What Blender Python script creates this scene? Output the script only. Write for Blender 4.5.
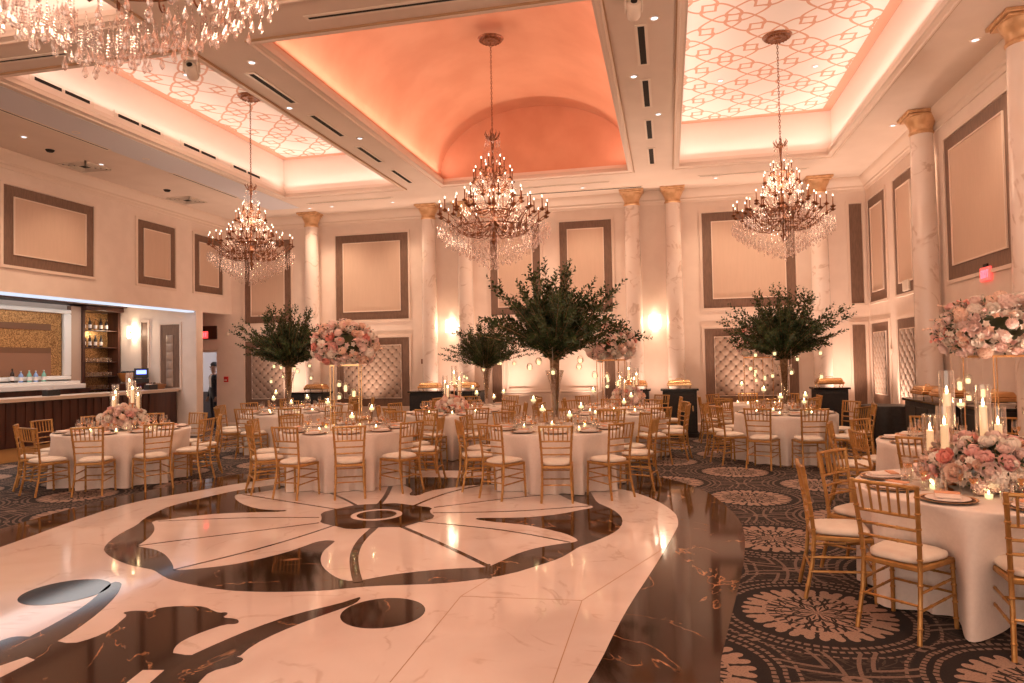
import bpy, bmesh, math, random
from mathutils import Vector, Matrix, noise
from mathutils.geometry import tessellate_polygon
PI = math.pi
sin, cos = math.sin, math.cos
for o in list(bpy.data.objects): bpy.data.objects.remove(o)
S = bpy.context.scene
COL = S.collection

# ------------------------------------------------------------------ camera
CAM_H = 1.7
FPX, YAW, PIT, ROL = 692.57, .221383532, .0286194466, -.0186057192
fw = Vector((-sin(YAW) * cos(PIT), cos(YAW) * cos(PIT), sin(PIT)))
rt0 = Vector((cos(YAW), sin(YAW), 0)); up0 = rt0.cross(fw)
rt = cos(ROL) * rt0 + sin(ROL) * up0
up = -sin(ROL) * rt0 + cos(ROL) * up0
cd = bpy.data.cameras.new('camera'); cam = bpy.data.objects.new('camera', cd); COL.objects.link(cam)
M = Matrix((rt, up, -fw)).transposed().to_4x4(); M.translation = (0, 0, CAM_H)
cam.matrix_world = M
cd.sensor_width = 36; cd.lens = FPX / 1024 * 36; cd.clip_end = 200; cd.clip_start = .05
S.camera = cam

# ------------------------------------------------------------------ view + world
S.view_settings.view_transform = 'Standard'; S.view_settings.look = 'None'
S.view_settings.gamma = 1; S.view_settings.use_curve_mapping = False
S.view_settings.exposure = 0.95
W = bpy.data.worlds.new('world'); S.world = W; W.use_nodes = True
W.node_tree.nodes['Background'].inputs[0].default_value = (1.0, .74, .58, 1)
W.node_tree.nodes['Background'].inputs[1].default_value = 1.0
S.cycles.max_bounces = 7; S.cycles.diffuse_bounces = 4; S.cycles.glossy_bounces = 3
S.cycles.transmission_bounces = 4; S.cycles.transparent_max_bounces = 24
S.cycles.sample_clamp_indirect = 4; S.cycles.caustics_reflective = False; S.cycles.caustics_refractive = False
S.cycles.use_denoising = True

def light(name, kind, loc, energy, color, size=.1, rot=(0, 0, 0), size_y=None, spot=None, blend=.5):
    d = bpy.data.lights.new(name, kind); d.energy = energy; d.color = color
    if kind == 'AREA':
        d.size = size
        if size_y: d.shape = 'RECTANGLE'; d.size_y = size_y
    else: d.shadow_soft_size = size
    if spot: d.spot_size = spot; d.spot_blend = blend
    o = bpy.data.objects.new(name, d); o.location = loc; o.rotation_euler = rot; COL.objects.link(o)
    return o

WARM = (1, .70, .48); PEACH = (1, .50, .34); COOL = (.75, .82, 1)
ZC = 5.6                                    # ceiling height
TRAYS_X = [(-8.56, -5.75, 'flat'), (-4.72, -.72, 'dome'), (.31, 3.12, 'flat')]
BAYS_Y = [(7.42, 14.42), (-.4, 6.5)]
for (y0, y1) in BAYS_Y:
    for (x0, x1, k) in TRAYS_X:
        L = y1 - y0
        P = 11 if k == 'flat' else 24
        c = (1, .80, .70) if k == 'flat' else (1, .64, .54)
        for sx, xx in ((1, x0 - .06), (-1, x1 + .06)):   # LED strips lying in the cove ledges, shining up
            light('cove_strip', 'AREA', (xx + sx * .07, (y0 + y1) / 2, ZC + .19), P * (L / 7), c, .05, (PI, sx * (.5 if k == 'flat' else .35), 0), L - .2)
        if k == 'flat':
            for sy, yy in ((1, y0), (-1, y1)):
                light('cove_strip', 'AREA', ((x0 + x1) / 2, yy + sy * .02, ZC + .19), P * .4, c, x1 - x0 - .2, (PI - sy * .45, 0, 0), .05)
XL, XR, YB, YF = -11.44, 4.32, 16.5, -7.0
for x in (-7.15, -2.72, 1.71):              # the glow of each chandelier's candles
    for y, k in ((10.9, 1), (2.85, 1)):
        light('chandelier_glow', 'POINT', (x, y, 4.3), 38 if y > 5 else 62, WARM, .35)
light('bar_light', 'AREA', (-12.85, 10.6, 3.37), 62, (.93, .93, .92), 2.6, (0, 0, 0), 7.5)
light('rear_fill', 'AREA', (-3.4, YF + .1, 2.8), 150, (1, .80, .68), 14, (-PI / 2, 0, 0), 4.5)  # soft warm fill added behind the camera to brighten the room
# peach event uplights standing on the floor behind the consoles and chairs, washing the walls
UP = [(x, 15.95, 0) for x in (-9.6, -7.4, -5.26, -3.6, -1.9, -.28, 1.7, 3.75)] + [(4.05, y, 1) for y in (14.2, 10.9, 7.0, 3.0)]
for (x, y, k) in UP:
    light('uplight_beam', 'SPOT', (x, y, .24), (190 if x not in (-5.26, -.28) else 95), (1, .70, .53), .06, (PI - (-.12 if not k else 0), 0 if not k else -.12, 0), spot=1.75, blend=1)
# ------------------------------------------------------------------ mesh builder
class MB:
    def __init__(s): s.v = []; s.f = []; s.m = []; s.mi = 0
    def add(s, vs, fs, M=None):
        b = len(s.v)
        s.v += [tuple(M @ Vector(v)) for v in vs] if M is not None else [tuple(v) for v in vs]
        s.f += [tuple(b + i for i in f) for f in fs]; s.m += [s.mi] * len(fs); return s
    def box(s, c, d, M=None, tx=1, ty=1):
        x, y, z = d[0] / 2, d[1] / 2, d[2] / 2
        v = [(c[0] + a * x * (tx if e > 0 else 1), c[1] + b * y * (ty if e > 0 else 1), c[2] + e * z) for e in (-1, 1) for b in (-1, 1) for a in (-1, 1)]
        return s.add(v, [(0, 2, 3, 1), (4, 5, 7, 6), (0, 1, 5, 4), (2, 6, 7, 3), (0, 4, 6, 2), (1, 3, 7, 5)], M)
    def tube(s, pts, r, n=8, cap=True, M=None):
        pts = [Vector(p) for p in pts]; rr = r if isinstance(r, (list, tuple)) else [r] * len(pts)
        v = []; t0 = (pts[1] - pts[0]).normalized()
        a = t0.orthogonal().normalized() if abs(t0.z) < .99 else Vector((1, 0, 0))
        for i, p in enumerate(pts):
            t = (pts[min(i + 1, len(pts) - 1)] - pts[max(i - 1, 0)]).normalized()
            a = (a - t * a.dot(t)).normalized(); b = t.cross(a)
            v += [p + rr[i] * (cos(2 * PI * k / n) * a + sin(2 * PI * k / n) * b) for k in range(n)]
        f = [(i * n + k, i * n + (k + 1) % n, (i + 1) * n + (k + 1) % n, (i + 1) * n + k) for i in range(len(pts) - 1) for k in range(n)]
        if cap: f += [tuple(range(n - 1, -1, -1)), tuple((len(pts) - 1) * n + k for k in range(n))]
        return s.add(v, f, M)
    def lathe(s, prof, n=24, c=(0, 0, 0), M=None, sy=1):
        v = []; f = []; rings = []
        for (r, z) in prof:
            if r < 1e-6: rings.append([len(v)]); v.append((c[0], c[1], c[2] + z))
            else:
                rings.append(list(range(len(v), len(v) + n)))
                v += [(c[0] + r * cos(2 * PI * k / n), c[1] + sy * r * sin(2 * PI * k / n), c[2] + z) for k in range(n)]
        for A, B in zip(rings, rings[1:]):
            for k in range(n):
                k2 = (k + 1) % n
                if len(A) == 1 and len(B) == 1: continue
                if len(A) == 1: f.append((A[0], B[k2], B[k]))
                elif len(B) == 1: f.append((A[k], A[k2], B[0]))
                else: f.append((A[k], A[k2], B[k2], B[k]))
        return s.add(v, f, M)
    def poly(s, pts, z, th=.0):
        n = len(pts); tr = tessellate_polygon([[Vector((p[0], p[1], 0)) for p in pts]])
        v = [(p[0], p[1], z) for p in pts]; f = []
        for t in tr:
            a, b, c = [pts[i] for i in t]
            f.append(tuple(t) if (b[0] - a[0]) * (c[1] - a[1]) - (b[1] - a[1]) * (c[0] - a[0]) > 0 else tuple(reversed(t)))
        if th:
            v += [(p[0], p[1], z - th) for p in pts]
            f += [(i, i + n, (i + 1) % n + n, (i + 1) % n) for i in range(n)]
        return s.add(v, f)
    def sphere(s, c, r, n=10, m=7, sc=(1, 1, 1)):
        return s.lathe([(r * sc[0] * sin(PI * i / m), -r * sc[2] * cos(PI * i / m)) for i in range(m + 1)], n, c)
    def mesh(s, name, mats, smooth=.6):
        me = bpy.data.meshes.new(name); me.from_pydata(s.v, [], s.f)
        for m in (mats if isinstance(mats, (list, tuple)) else [mats]): me.materials.append(m)
        me.polygons.foreach_set('material_index', s.m)
        if smooth:
            me.polygons.foreach_set('use_smooth', [True] * len(s.f)); me.set_sharp_from_angle(angle=smooth)
        me.update(); return me
    def obj(s, name, mats, parent=None, smooth=.6, bevel=0):
        o = bpy.data.objects.new(name, s.mesh(name, mats, smooth)); COL.objects.link(o)
        if parent: o.parent = parent
        if bevel:
            b = o.modifiers.new('bevel', 'BEVEL'); b.width = bevel; b.segments = 2; b.limit_method = 'ANGLE'
        return o
def tag(o, label=None, cat=None, group=None, kind=None):
    if label: o['label'] = label
    if cat: o['category'] = cat
    if group: o['group'] = group
    if kind: o['kind'] = kind
    return o
def empty(name, loc=(0, 0, 0), rz=0):
    o = bpy.data.objects.new(name, None); COL.objects.link(o); o.location = loc; o.rotation_euler = (0, 0, rz)
    o.empty_display_size = .1; return o
def kids(o): return [c for c in KID.get(o.name, [])]
KID = {}
def register(o):
    for c in list(o.children): KID.setdefault(o.name, []).append(c); register(c)
def copy_tree(o, parent=None, loc=None, rz=None, label=None, group=None):
    c = o.copy(); COL.objects.link(c)
    if parent: c.parent = parent
    if loc is not None: c.location = loc
    if rz is not None: c.rotation_euler = (0, 0, rz)
    if label: c['label'] = label
    if group: c['group'] = group
    for ch in kids(o): copy_tree(ch, c)
    return c
class Proto:      # the first placement uses the prototype itself, later ones copy it
    def __init__(s, o): s.o = o; s.used = False; register(o)
    def put(s, loc, rz=0, label=None, group=None, scale=None):
        if not s.used:
            s.used = True; c = s.o; c.location = loc; c.rotation_euler = (0, 0, rz)
            if label: c['label'] = label
            if group: c['group'] = group
        else: c = copy_tree(s.o, None, loc, rz, label, group)
        if scale: c.scale = (scale,) * 3
        return c
def mesh_copy(me, name, parent, M):
    o = bpy.data.objects.new(name, me); COL.objects.link(o); o.parent = parent; o.matrix_local = M; return o
# ------------------------------------------------------------------ materials
def mat(name, col, rough=.5, metal=0, **k):
    m = bpy.data.materials.new(name); m.use_nodes = True; b = m.node_tree.nodes['Principled BSDF']
    b.inputs['Base Color'].default_value = (*col, 1); b.inputs['Roughness'].default_value = rough
    b.inputs['Metallic'].default_value = metal
    for kk, v in k.items(): b.inputs[kk.replace('_', ' ')].default_value = v
    return m
def emis(name, col, st):
    m = mat(name, (0, 0, 0)); b = m.node_tree.nodes['Principled BSDF']
    b.inputs['Emission Color'].default_value = (*col, 1); b.inputs['Emission Strength'].default_value = st; return m
class X:          # tiny node-math wrapper
    def __init__(s, t, so): s.t = t; s.s = so
    def op(s, o, *a, clamp=False):
        n = s.t.nodes.new('ShaderNodeMath'); n.operation = o; n.use_clamp = clamp
        for i, q in enumerate((s,) + a):
            if isinstance(q, X): s.t.links.new(q.s, n.inputs[i])
            else: n.inputs[i].default_value = q
        return X(s.t, n.outputs[0])
    def __add__(s, o): return s.op('ADD', o)
    def __sub__(s, o): return s.op('SUBTRACT', o)
    def __mul__(s, o): return s.op('MULTIPLY', o)
    def __truediv__(s, o): return s.op('DIVIDE', o)
    def sin(s): return s.op('SINE')
    def abs(s): return s.op('ABSOLUTE')
    def sqrt(s): return s.op('SQRT')
    def min(s, o): return s.op('MINIMUM', o)
    def max(s, o): return s.op('MAXIMUM', o)
    def lt(s, o): return s.op('LESS_THAN', o)
    def gt(s, o): return s.op('GREATER_THAN', o)
    def fmod(s, p): return s.op('FLOORED_MODULO', p)
    def band(s, c, w): return ((s - c).abs()).lt(w)
    def step(s, a, b):   # smoothstep
        n = s.t.nodes.new('ShaderNodeMapRange'); n.interpolation_type = 'SMOOTHSTEP'
        s.t.links.new(s.s, n.inputs[0]); n.inputs[1].default_value = a; n.inputs[2].default_value = b; return X(s.t, n.outputs[0])
def nodes(m): return m.node_tree, m.node_tree.nodes['Principled BSDF']
def coord(t, kind='Object'):
    n = t.nodes.new('ShaderNodeTexCoord'); return n.outputs[kind]
def pos(t):
    n = t.nodes.new('ShaderNodeNewGeometry'); return n.outputs['Position']
def noise_(t, vec, scale, detail=3, dist=0, out='Fac'):
    n = t.nodes.new('ShaderNodeTexNoise'); n.inputs['Scale'].default_value = scale; n.inputs['Detail'].default_value = detail
    n.inputs['Distortion'].default_value = dist; t.links.new(vec, n.inputs['Vector']); return X(t, n.outputs[out])
def mixc(t, f, a, b):
    n = t.nodes.new('ShaderNodeMix'); n.data_type = 'RGBA'
    if isinstance(f, X): t.links.new(f.s, n.inputs[0])
    else: n.inputs[0].default_value = f
    for i, q in ((6, a), (7, b)):
        if isinstance(q, tuple): n.inputs[i].default_value = (*q, 1)
        else: t.links.new(q, n.inputs[i])
    return n.outputs[2]
def mapping(t, vec, sc=(1, 1, 1), rot=(0, 0, 0)):
    n = t.nodes.new('ShaderNodeMapping'); n.inputs['Scale'].default_value = sc; n.inputs['Rotation'].default_value = rot
    t.links.new(vec, n.inputs[0]); return n.outputs[0]
def bump(t, b, h, st=.3, d=.01):
    n = t.nodes.new('ShaderNodeBump'); n.inputs['Strength'].default_value = st; n.inputs['Distance'].default_value = d
    t.links.new(h.s, n.inputs['Height']); t.links.new(n.outputs[0], b.inputs['Normal'])
def mottled(name, a, b_, scale, rough, metal=0, detail=3, bmp=0, sc=(1, 1, 1), lo=.35, hi=.65, world=False, **k):
    m = mat(name, a, rough, metal, **k); t, b = nodes(m)
    v = mapping(t, pos(t) if world else coord(t), sc); f = noise_(t, v, scale, detail).step(lo, hi)
    t.links.new(mixc(t, f, a, b_), b.inputs['Base Color'])
    if bmp: bump(t, b, f, bmp)
    return m
def marble(name, base, tint, vein, rough, vs=1.0, amt=.6, width=.03, world=True, coat=0):
    m = mat(name, base, rough); t, b = nodes(m); v = pos(t) if world else coord(t)
    b.inputs['Coat Weight'].default_value = coat; b.inputs['Coat Roughness'].default_value = .03
    n1 = noise_(t, v, .9 * vs, 4, .8); v2 = mapping(t, v, (1, 1, 1), (.3, .5, .6))
    n2 = noise_(t, v2, .55 * vs, 5, 1.6); n3 = noise_(t, v, 2.2 * vs, 4, 1.0)
    ve = ((n2 - .5).abs().step(0, width) * -1 + 1) * n3.step(.42, .6) * amt
    c = mixc(t, n1.step(.3, .75), base, tint)
    t.links.new(mixc(t, ve, c, vein), b.inputs['Base Color']); return m
def clearish(name, tint, op=.25, rough=.03, ior=1.5):
    m = bpy.data.materials.new(name); m.use_nodes = True; t = m.node_tree; t.nodes.clear()
    o = t.nodes.new('ShaderNodeOutputMaterial'); tr = t.nodes.new('ShaderNodeBsdfTransparent'); g = t.nodes.new('ShaderNodeBsdfGlossy')
    tr.inputs[0].default_value = (*tint, 1); g.inputs['Color'].default_value = (1, 1, 1, 1); g.inputs['Roughness'].default_value = rough
    lw = t.nodes.new('ShaderNodeLayerWeight'); lw.inputs[0].default_value = .35
    f = (X(t, lw.outputs['Facing']) * .75 + op).min(1.0)
    mx = t.nodes.new('ShaderNodeMixShader'); t.links.new(f.s, mx.inputs[0]); t.links.new(tr.outputs[0], mx.inputs[1]); t.links.new(g.outputs[0], mx.inputs[2])
    t.links.new(mx.outputs[0], o.inputs[0]); return m
m_wall = mottled('cream_plaster', (.84, .69, .60), (.80, .65, .56), 3, .6, world=True)
m_ceil = mottled('ceiling_paint', (.76, .62, .53), (.73, .59, .50), 2, .65, world=True)
m_mold = mat('moulding_paint', (.80, .64, .54), .45)
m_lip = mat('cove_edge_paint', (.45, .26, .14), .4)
m_traywall = mat('tray_paint', (.86, .74, .66), .6)
m_linen = mottled('bronze_wallcovering', (.165, .095, .065), (.22, .125, .085), 60, .45, world=True, sc=(1, 1, .12), detail=4)
m_silk = mottled('tan_silk_wallcovering', (.66, .47, .36), (.64, .455, .345), 30, .55, world=True, sc=(1, 1, .1))
m_tuft = mat('champagne_satin', (.36, .25, .19), .42, Sheen_Weight=.1)
m_button = mat('satin_button', (.13, .08, .055), .4)
m_gold = mottled('gold_leaf', (.74, .46, .26), (.60, .34, .17), 9, .42, .4)
m_chair = mottled('gold_chair_paint', (.55, .30, .10), (.44, .22, .065), 14, .36, .5)
m_cush = mottled('ivory_cushion', (.90, .80, .70), (.86, .75, .65), 12, .75)
m_cloth = mottled('ivory_tablecloth', (.88, .77, .71), (.85, .74, .68), 40, .7, bmp=.05, Sheen_Weight=.2)
m_whitem = marble('white_marble', (.92, .80, .76), (.84, .70, .65), (.62, .45, .38), .10, 1.5, .5, .022, coat=.35)
m_blackm = marble('black_marble', (.020, .008, .005), (.050, .018, .009), (.70, .36, .18), .07, 1.3, .7, .007, coat=.0)
m_blackm.node_tree.nodes['Principled BSDF'].inputs['Specular IOR Level'].default_value = .36
m_colm = marble('column_marble', (.86, .73, .66), (.82, .67, .58), (.56, .38, .28), .22, 1.8, .6, .035)
m_dark = mottled('dark_walnut', (.050, .016, .010), (.085, .028, .016), 8, .35, world=True, sc=(1, 1, .15))
m_black = mottled('black_cloth', (.012, .011, .012), (.02, .018, .018), 20, .55)
m_brass = mat('brushed_brass', (.86, .55, .28), .22, 1)
m_bronze = mottled('antique_bronze', (.19, .07, .035), (.32, .13, .06), 30, .38, .6)
m_crystal = clearish('cut_crystal', (.96, .90, .88), .27, .18)
m_glass = clearish('clear_glass', (.98, .96, .94), .06, .02)
m_bulb = emis('candle_bulb', (1, .84, .62), 4)
m_flame = emis('candle_flame', (1, .70, .36), 30)
m_wax = mat('ivory_wax', (.90, .80, .66), .5, Emission_Color=(1, .62, .30, 1), Emission_Strength=.35)
m_waxlit = emis('lit_wax', (1, .78, .36), 1.1)
m_plate = mat('bronze_charger', (.26, .13, .07), .25, .7)
m_napkin = mat('ivory_napkin', (.90, .78, .72), .8)
m_menu = mat('peach_napkin', (.80, .40, .24), .7)
m_wine = clearish('white_wine', (.95, .66, .28), .12, .05)
m_leaf = mottled('dark_green_leaf', (.020, .040, .009), (.050, .080, .018), 6, .6)
m_leaf2 = mottled('filler_leaf', (.045, .06, .025), (.08, .10, .04), 6, .5)
m_bark = mottled('brown_branch', (.22, .12, .06), (.36, .22, .12), 20, .7)
m_pinks = [mottled('petal_%s' % n, a, b, 14, .6, lo=.3, hi=.7, Subsurface_Weight=.0) for n, a, b in (
    ('blush', (.93, .74, .68), (.88, .64, .58)), ('white', (.96, .88, .80), (.92, .82, .73)),
    ('coral', (.90, .40, .33), (.84, .32, .27)), ('peach', (.92, .68, .55), (.88, .58, .45)), ('pink', (.92, .60, .55), (.88, .50, .47)))]
m_metalw = mat('white_metal', (.80, .68, .58), .4)
m_slot = mat('dark_slot', (.012, .008, .006), .8)
m_lamp = emis('downlight_lens', (.85, .92, 1), 1.3)
m_red = emis('red_exit_letters', (1, .03, .04), 6)
m_opal = emis('opal_lamp_glass', (1, .88, .66), 4)
# ------------------------------------------------------------------ carpet
m_carpet = mat('patterned_carpet', (.05, .04, .04), .95); t, b = nodes(m_carpet)
P0 = pos(t); wob = noise_(t, P0, 7, 2) - .5
sep = t.nodes.new('ShaderNodeSeparateXYZ'); t.links.new(P0, sep.inputs[0])
px, py = X(t, sep.outputs[0]), X(t, sep.outputs[1])
def lattice(ox, oy):
    a = (px - (ox - .97)).fmod(1.94) - .97; c = (py - (oy - .975)).fmod(1.95) - .975
    return a, c, (a * a + c * c).sqrt()
ax, ay, ad = lattice(.92, 4.95); bx, by, bd = lattice(.92 + .97, 4.95 + .975)
sel = ad.lt(bd)
qx = bx + (ax - bx) * sel; qy = by + (ay - by) * sel; d0 = bd + (ad - bd) * sel
th = qy.op('ARCTAN2', qx); d = d0 + wob * .035
def petals(n, rc, hw, ph, fat=.92, line=0):
    u = ((th * (n / (2 * PI)) + ph).fmod(1.0) - .5).abs() * 2
    e = (d - rc) / hw
    w = ((e * e * -1 + 1).max(0)).sqrt() * fat
    if line: return (((u - w).abs().lt(line)) * e.abs().lt(.98)).max(u.lt(w * .16) * e.abs().lt(.5))
    return u.lt(w)
lines_ = petals(8, .085, .085, 0, .9, .16).max(petals(8, .19, .085, .5, .9, .13)).max(petals(16, .285, .07, 0, .85, .17))
med = (d.lt(.345) * (lines_ * -1 + 1)).max(petals(16, .375, .055, .5, .86)).max(petals(32, .43, .05, 0, .72))
bead = ((th * 70).sin() * .5 + .5).gt(.22)
bead2 = ((th * 88).sin() * .5 + .5).gt(.25)
rings = (d.band(.565, .014) * bead).max(d.band(.625, .014) * bead2).max(d.band(.70, .010) * bead2)
dd = ad.max(bd)
arcs = dd.band(.86, .012).max(dd.band(.93, .012)).max(dd.band(1.06, .010))
# small ovals between medallions
ox_ = (px - .92 - .485 - .2425).fmod(.485) - .2425; oy_ = (py - 4.95 - .4875 - .24).fmod(.4875) - .24
od = ((ox_ * ox_) * 1.0 + (oy_ * oy_) * 2.2).sqrt()
ov = (od.lt(.075)) * (od.gt(.028)) * d.gt(.66)
sw = noise_(t, mapping(t, P0, (1, 1.6, 1)), 2.6, 2, 2.2)
swirl = ((sw * 52).sin().gt(.55)) * d.gt(.68) * .22
lt_ = med.max(rings * .6).max(arcs * .5 * d.gt(.64)).max(ov * .6).max(swirl * .6)
grain = noise_(t, P0, 90, 2)
val = (lt_ * (grain.step(.25, .6) * .35 + .65) * .95 + grain.step(.4, .9) * .05).min(1.0)
t.links.new(mixc(t, val, (.010, .007, .008), (.40, .27, .21)), b.inputs['Base Color'])
# ------------------------------------------------------------------ floor and its inlays
def smooth_poly(p, it=2, closed=True):
    for _ in range(it):
        q = []; n = len(p)
        if not closed: q.append(p[0])
        for i in range(n if closed else n - 1):
            a, c = p[i], p[(i + 1) % n]
            q += [(a[0] * .75 + c[0] * .25, a[1] * .75 + c[1] * .25), (a[0] * .25 + c[0] * .75, a[1] * .25 + c[1] * .75)]
        if not closed: q.append(p[-1])
        p = q
    return p
mb = MB(); mb.box(((XL - 4 + XR + 1) / 2, (YF + YB + 3) / 2, -.1), (XR - XL + 6, YB - YF + 4, .2))
floor = tag(mb.obj('floor', m_carpet, smooth=0), kind='structure')
def inlay(name, pts, z, m, it=2):
    mb = MB(); mb.poly(smooth_poly(pts, it), z, .0016); return mb.obj(name, m, floor, smooth=0)
XC = -3.24
right = [(.30, .5), (.25, 2.5), (.20, 3.81), (.33, 4.6), (.55, 5.9), (.66, 6.8), (.70, 7.6), (.60, 8.4), (.42, 9.28), (-.02, 10.1), (-.9, 10.9), (-2.0, 11.4)]
border = right + [(XC, 11.55)] + [(2 * XC - x, y) for x, y in reversed(right)]
inlay('marble_border', border, .0020, m_blackm)
wr = [(-.75, .5), (-.70, 2.4), (-.44, 3.69)] + [(-0.338, 4.688), (-0.142, 5.852), (-0.000, 6.834), (0.059, 7.247), (0.056, 7.620), (0.028, 7.880), (-0.137, 8.424), (-0.389, 8.907), (-0.660, 9.217), (-1.106, 9.693), (-1.898, 10.155), (-2.907, 10.471), (-3.716, 10.436), (-5.065, 10.047), (-5.789, 9.411), (-6.146, 8.945), (-6.327, 8.394), (-6.502, 8.024), (-6.671, 7.562), (-6.605, 6.767), (-6.303, 5.451)] + [(-6.1, 4.2), (-5.85, 2.6), (-5.8, .5)]
inlay('marble_field', wr, .0036, m_whitem)
outer = [(-5.255, 5.580), (-5.061, 5.412), (-4.819, 5.263), (-4.555, 5.139), (-4.388, 5.096), (-4.259, 5.060), (-4.098, 4.948), (-3.932, 4.847), (-3.636, 4.759), (-3.324, 4.692), (-3.065, 4.698), (-2.774, 4.747), (-2.540, 4.822), (-2.465, 4.867), (-2.244, 4.974), (-2.002, 5.039), (-1.753, 5.113), (-1.523, 5.230), (-1.274, 5.428), (-1.082, 5.708), (-0.948, 5.927), (-0.879, 6.145), (-0.840, 6.300), (-0.777, 6.413), (-0.687, 6.574), (-0.568, 6.847), (-0.507, 7.126), (-0.511, 7.460), (-0.584, 7.771), (-0.718, 8.058), (-0.864, 8.276), (-0.955, 8.667), (-1.032, 8.989), (-1.329, 9.282), (-1.938, 9.597), (-2.708, 9.801), (-3.089, 9.802), (-3.552, 9.794), (-4.402, 9.700), (-5.064, 9.406), (-5.523, 8.977), (-5.812, 8.458), (-5.931, 7.928), (-6.008, 7.413), (-5.915, 7.037), (-5.795, 6.714), (-5.648, 6.459), (-5.569, 6.174), (-5.415, 5.831)]
inlay('scalloped_black_inlay', outer, .0052, m_blackm, 1)
inner = [(-5.479, 6.759), (-5.626, 6.641), (-5.405, 6.430), (-5.242, 6.235), (-5.110, 6.009), (-5.029, 5.829), (-4.985, 5.700), (-4.881, 5.669), (-4.735, 5.632), (-4.546, 5.522), (-4.383, 5.386), (-4.196, 5.211), (-4.074, 5.067), (-3.923, 5.136), (-3.707, 5.274), (-3.561, 5.462), (-3.426, 5.723), (-3.373, 5.929), (-3.341, 6.114), (-3.253, 6.187), (-3.161, 6.171), (-3.138, 6.025), (-3.110, 5.829), (-3.009, 5.574), (-2.865, 5.352), (-2.673, 5.156), (-2.514, 5.049), (-2.399, 5.076), (-2.278, 5.202), (-2.115, 5.326), (-1.869, 5.456), (-1.613, 5.544), (-1.495, 5.583), (-1.439, 5.735), (-1.381, 5.898), (-1.325, 6.049), (-1.197, 6.235), (-1.019, 6.387), (-0.864, 6.489), (-0.898, 6.605), (-1.029, 6.775), (-1.221, 6.909), (-1.467, 7.061), (-1.657, 7.105), (-1.899, 7.161), (-2.080, 7.238), (-2.063, 7.318), (-1.716, 7.361), (-1.456, 7.446), (-1.208, 7.619), (-1.006, 7.863), (-0.866, 8.011), (-0.936, 8.124), (-1.130, 8.288), (-1.285, 8.524), (-1.461, 8.840), (-1.998, 9.202), (-2.577, 9.324), (-2.946, 8.983), (-3.138, 8.722), (-3.157, 8.400), (-3.304, 8.428), (-3.369, 8.815), (-3.734, 9.227), (-4.583, 9.088), (-5.105, 8.907), (-5.281, 8.582), (-5.372, 8.389), (-5.549, 8.226), (-5.624, 8.183), (-5.515, 7.981), (-5.195, 7.658), (-4.830, 7.416), (-4.569, 7.357), (-4.397, 7.397), (-4.389, 7.295), (-4.706, 7.225), (-5.095, 7.108), (-5.370, 6.899)]
inlay('white_petal_inlay', inner, .0068, m_whitem, 1)
def strip(pts, w, z, m=m_blackm):
    p = smooth_poly(pts, 2, False); L = []; R = []
    for i, c in enumerate(p):
        a, e = p[max(i - 1, 0)], p[min(i + 1, len(p) - 1)]; dx, dy = e[0] - a[0], e[1] - a[1]; n = math.hypot(dx, dy)
        L.append((c[0] - dy / n * w / 2, c[1] + dx / n * w / 2)); R.append((c[0] + dy / n * w / 2, c[1] - dx / n * w / 2))
    mb = MB(); mb.poly(L + R[::-1], z, .0016); return mb.obj('inlay_line', m, floor, smooth=0)
for k, (w, pts) in enumerate([(.03, [(-5.528, 8.195), (-4.623, 7.824), (-3.840, 7.506)]), (.025, [(-5.545, 6.652), (-5.126, 6.799), (-4.578, 6.970), (-3.826, 7.075)]), (.025, [(-4.985, 5.700), (-4.781, 5.896), (-4.256, 6.339), (-3.697, 6.836)]),
        (.03, [(-4.088, 5.084), (-3.764, 5.727), (-3.579, 6.293), (-3.482, 6.735)]), (.075, [(-3.008, 6.734), (-2.928, 6.206), (-2.764, 5.719), (-2.532, 5.267), (-2.395, 5.032)]), (.05, [(-2.734, 6.795), (-2.062, 6.172), (-1.500, 5.599)]), (.04, [(-1.514, 5.653), (-1.450, 5.442), (-1.411, 5.293)]),
        (.025, [(-2.618, 7.045), (-2.200, 6.955), (-1.587, 6.797), (-0.934, 6.450)]), (.03, [(-2.633, 7.473), (-1.782, 7.652), (-1.349, 7.859), (-0.928, 8.080)]), (.03, [(-2.719, 7.756), (-2.317, 8.097), (-1.956, 8.412), (-1.387, 8.782)]), (.04, [(-2.988, 7.811), (-2.926, 8.313), (-2.785, 8.829), (-2.547, 9.212)]), (.06, [(-3.442, 7.831), (-3.556, 8.310), (-3.788, 9.018)]), (.04, [(-3.705, 7.755), (-4.142, 8.209), (-4.700, 8.727)])]):
    strip(pts, w, .0084 + .00002 * k)
star = [(-3.211, 7.920), (-2.977, 7.806), (-2.727, 7.744), (-2.702, 7.526), (-2.520, 7.258), (-2.615, 7.045), (-2.685, 6.886), (-2.714, 6.772), (-2.858, 6.773), (-3.000, 6.717), (-3.242, 6.601), (-3.442, 6.723), (-3.693, 6.836), (-3.751, 7.003), (-3.929, 7.295), (-3.840, 7.506), (-3.718, 7.753), (-3.454, 7.859)]
inlay('star_inlay', star, .0100, m_blackm, 1)
def ring_pts(cx, cy, r, n=48): return [(cx + r * cos(2 * PI * k / n), cy + r * sin(2 * PI * k / n)) for k in range(n)]
inlay('ring_inlay', ring_pts(-3.23, 7.28, .285), .0114, m_whitem, 0); inlay('ring_centre_inlay', ring_pts(-3.23, 7.28, .22), .0128, m_blackm, 0)
inlay('disc_inlay', ring_pts(-1.94, 4.46, .285), .0052, m_blackm, 0); inlay('disc_inlay', ring_pts(2 * XC + 1.94, 4.46, .30), .0052, m_blackm, 0)
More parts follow.
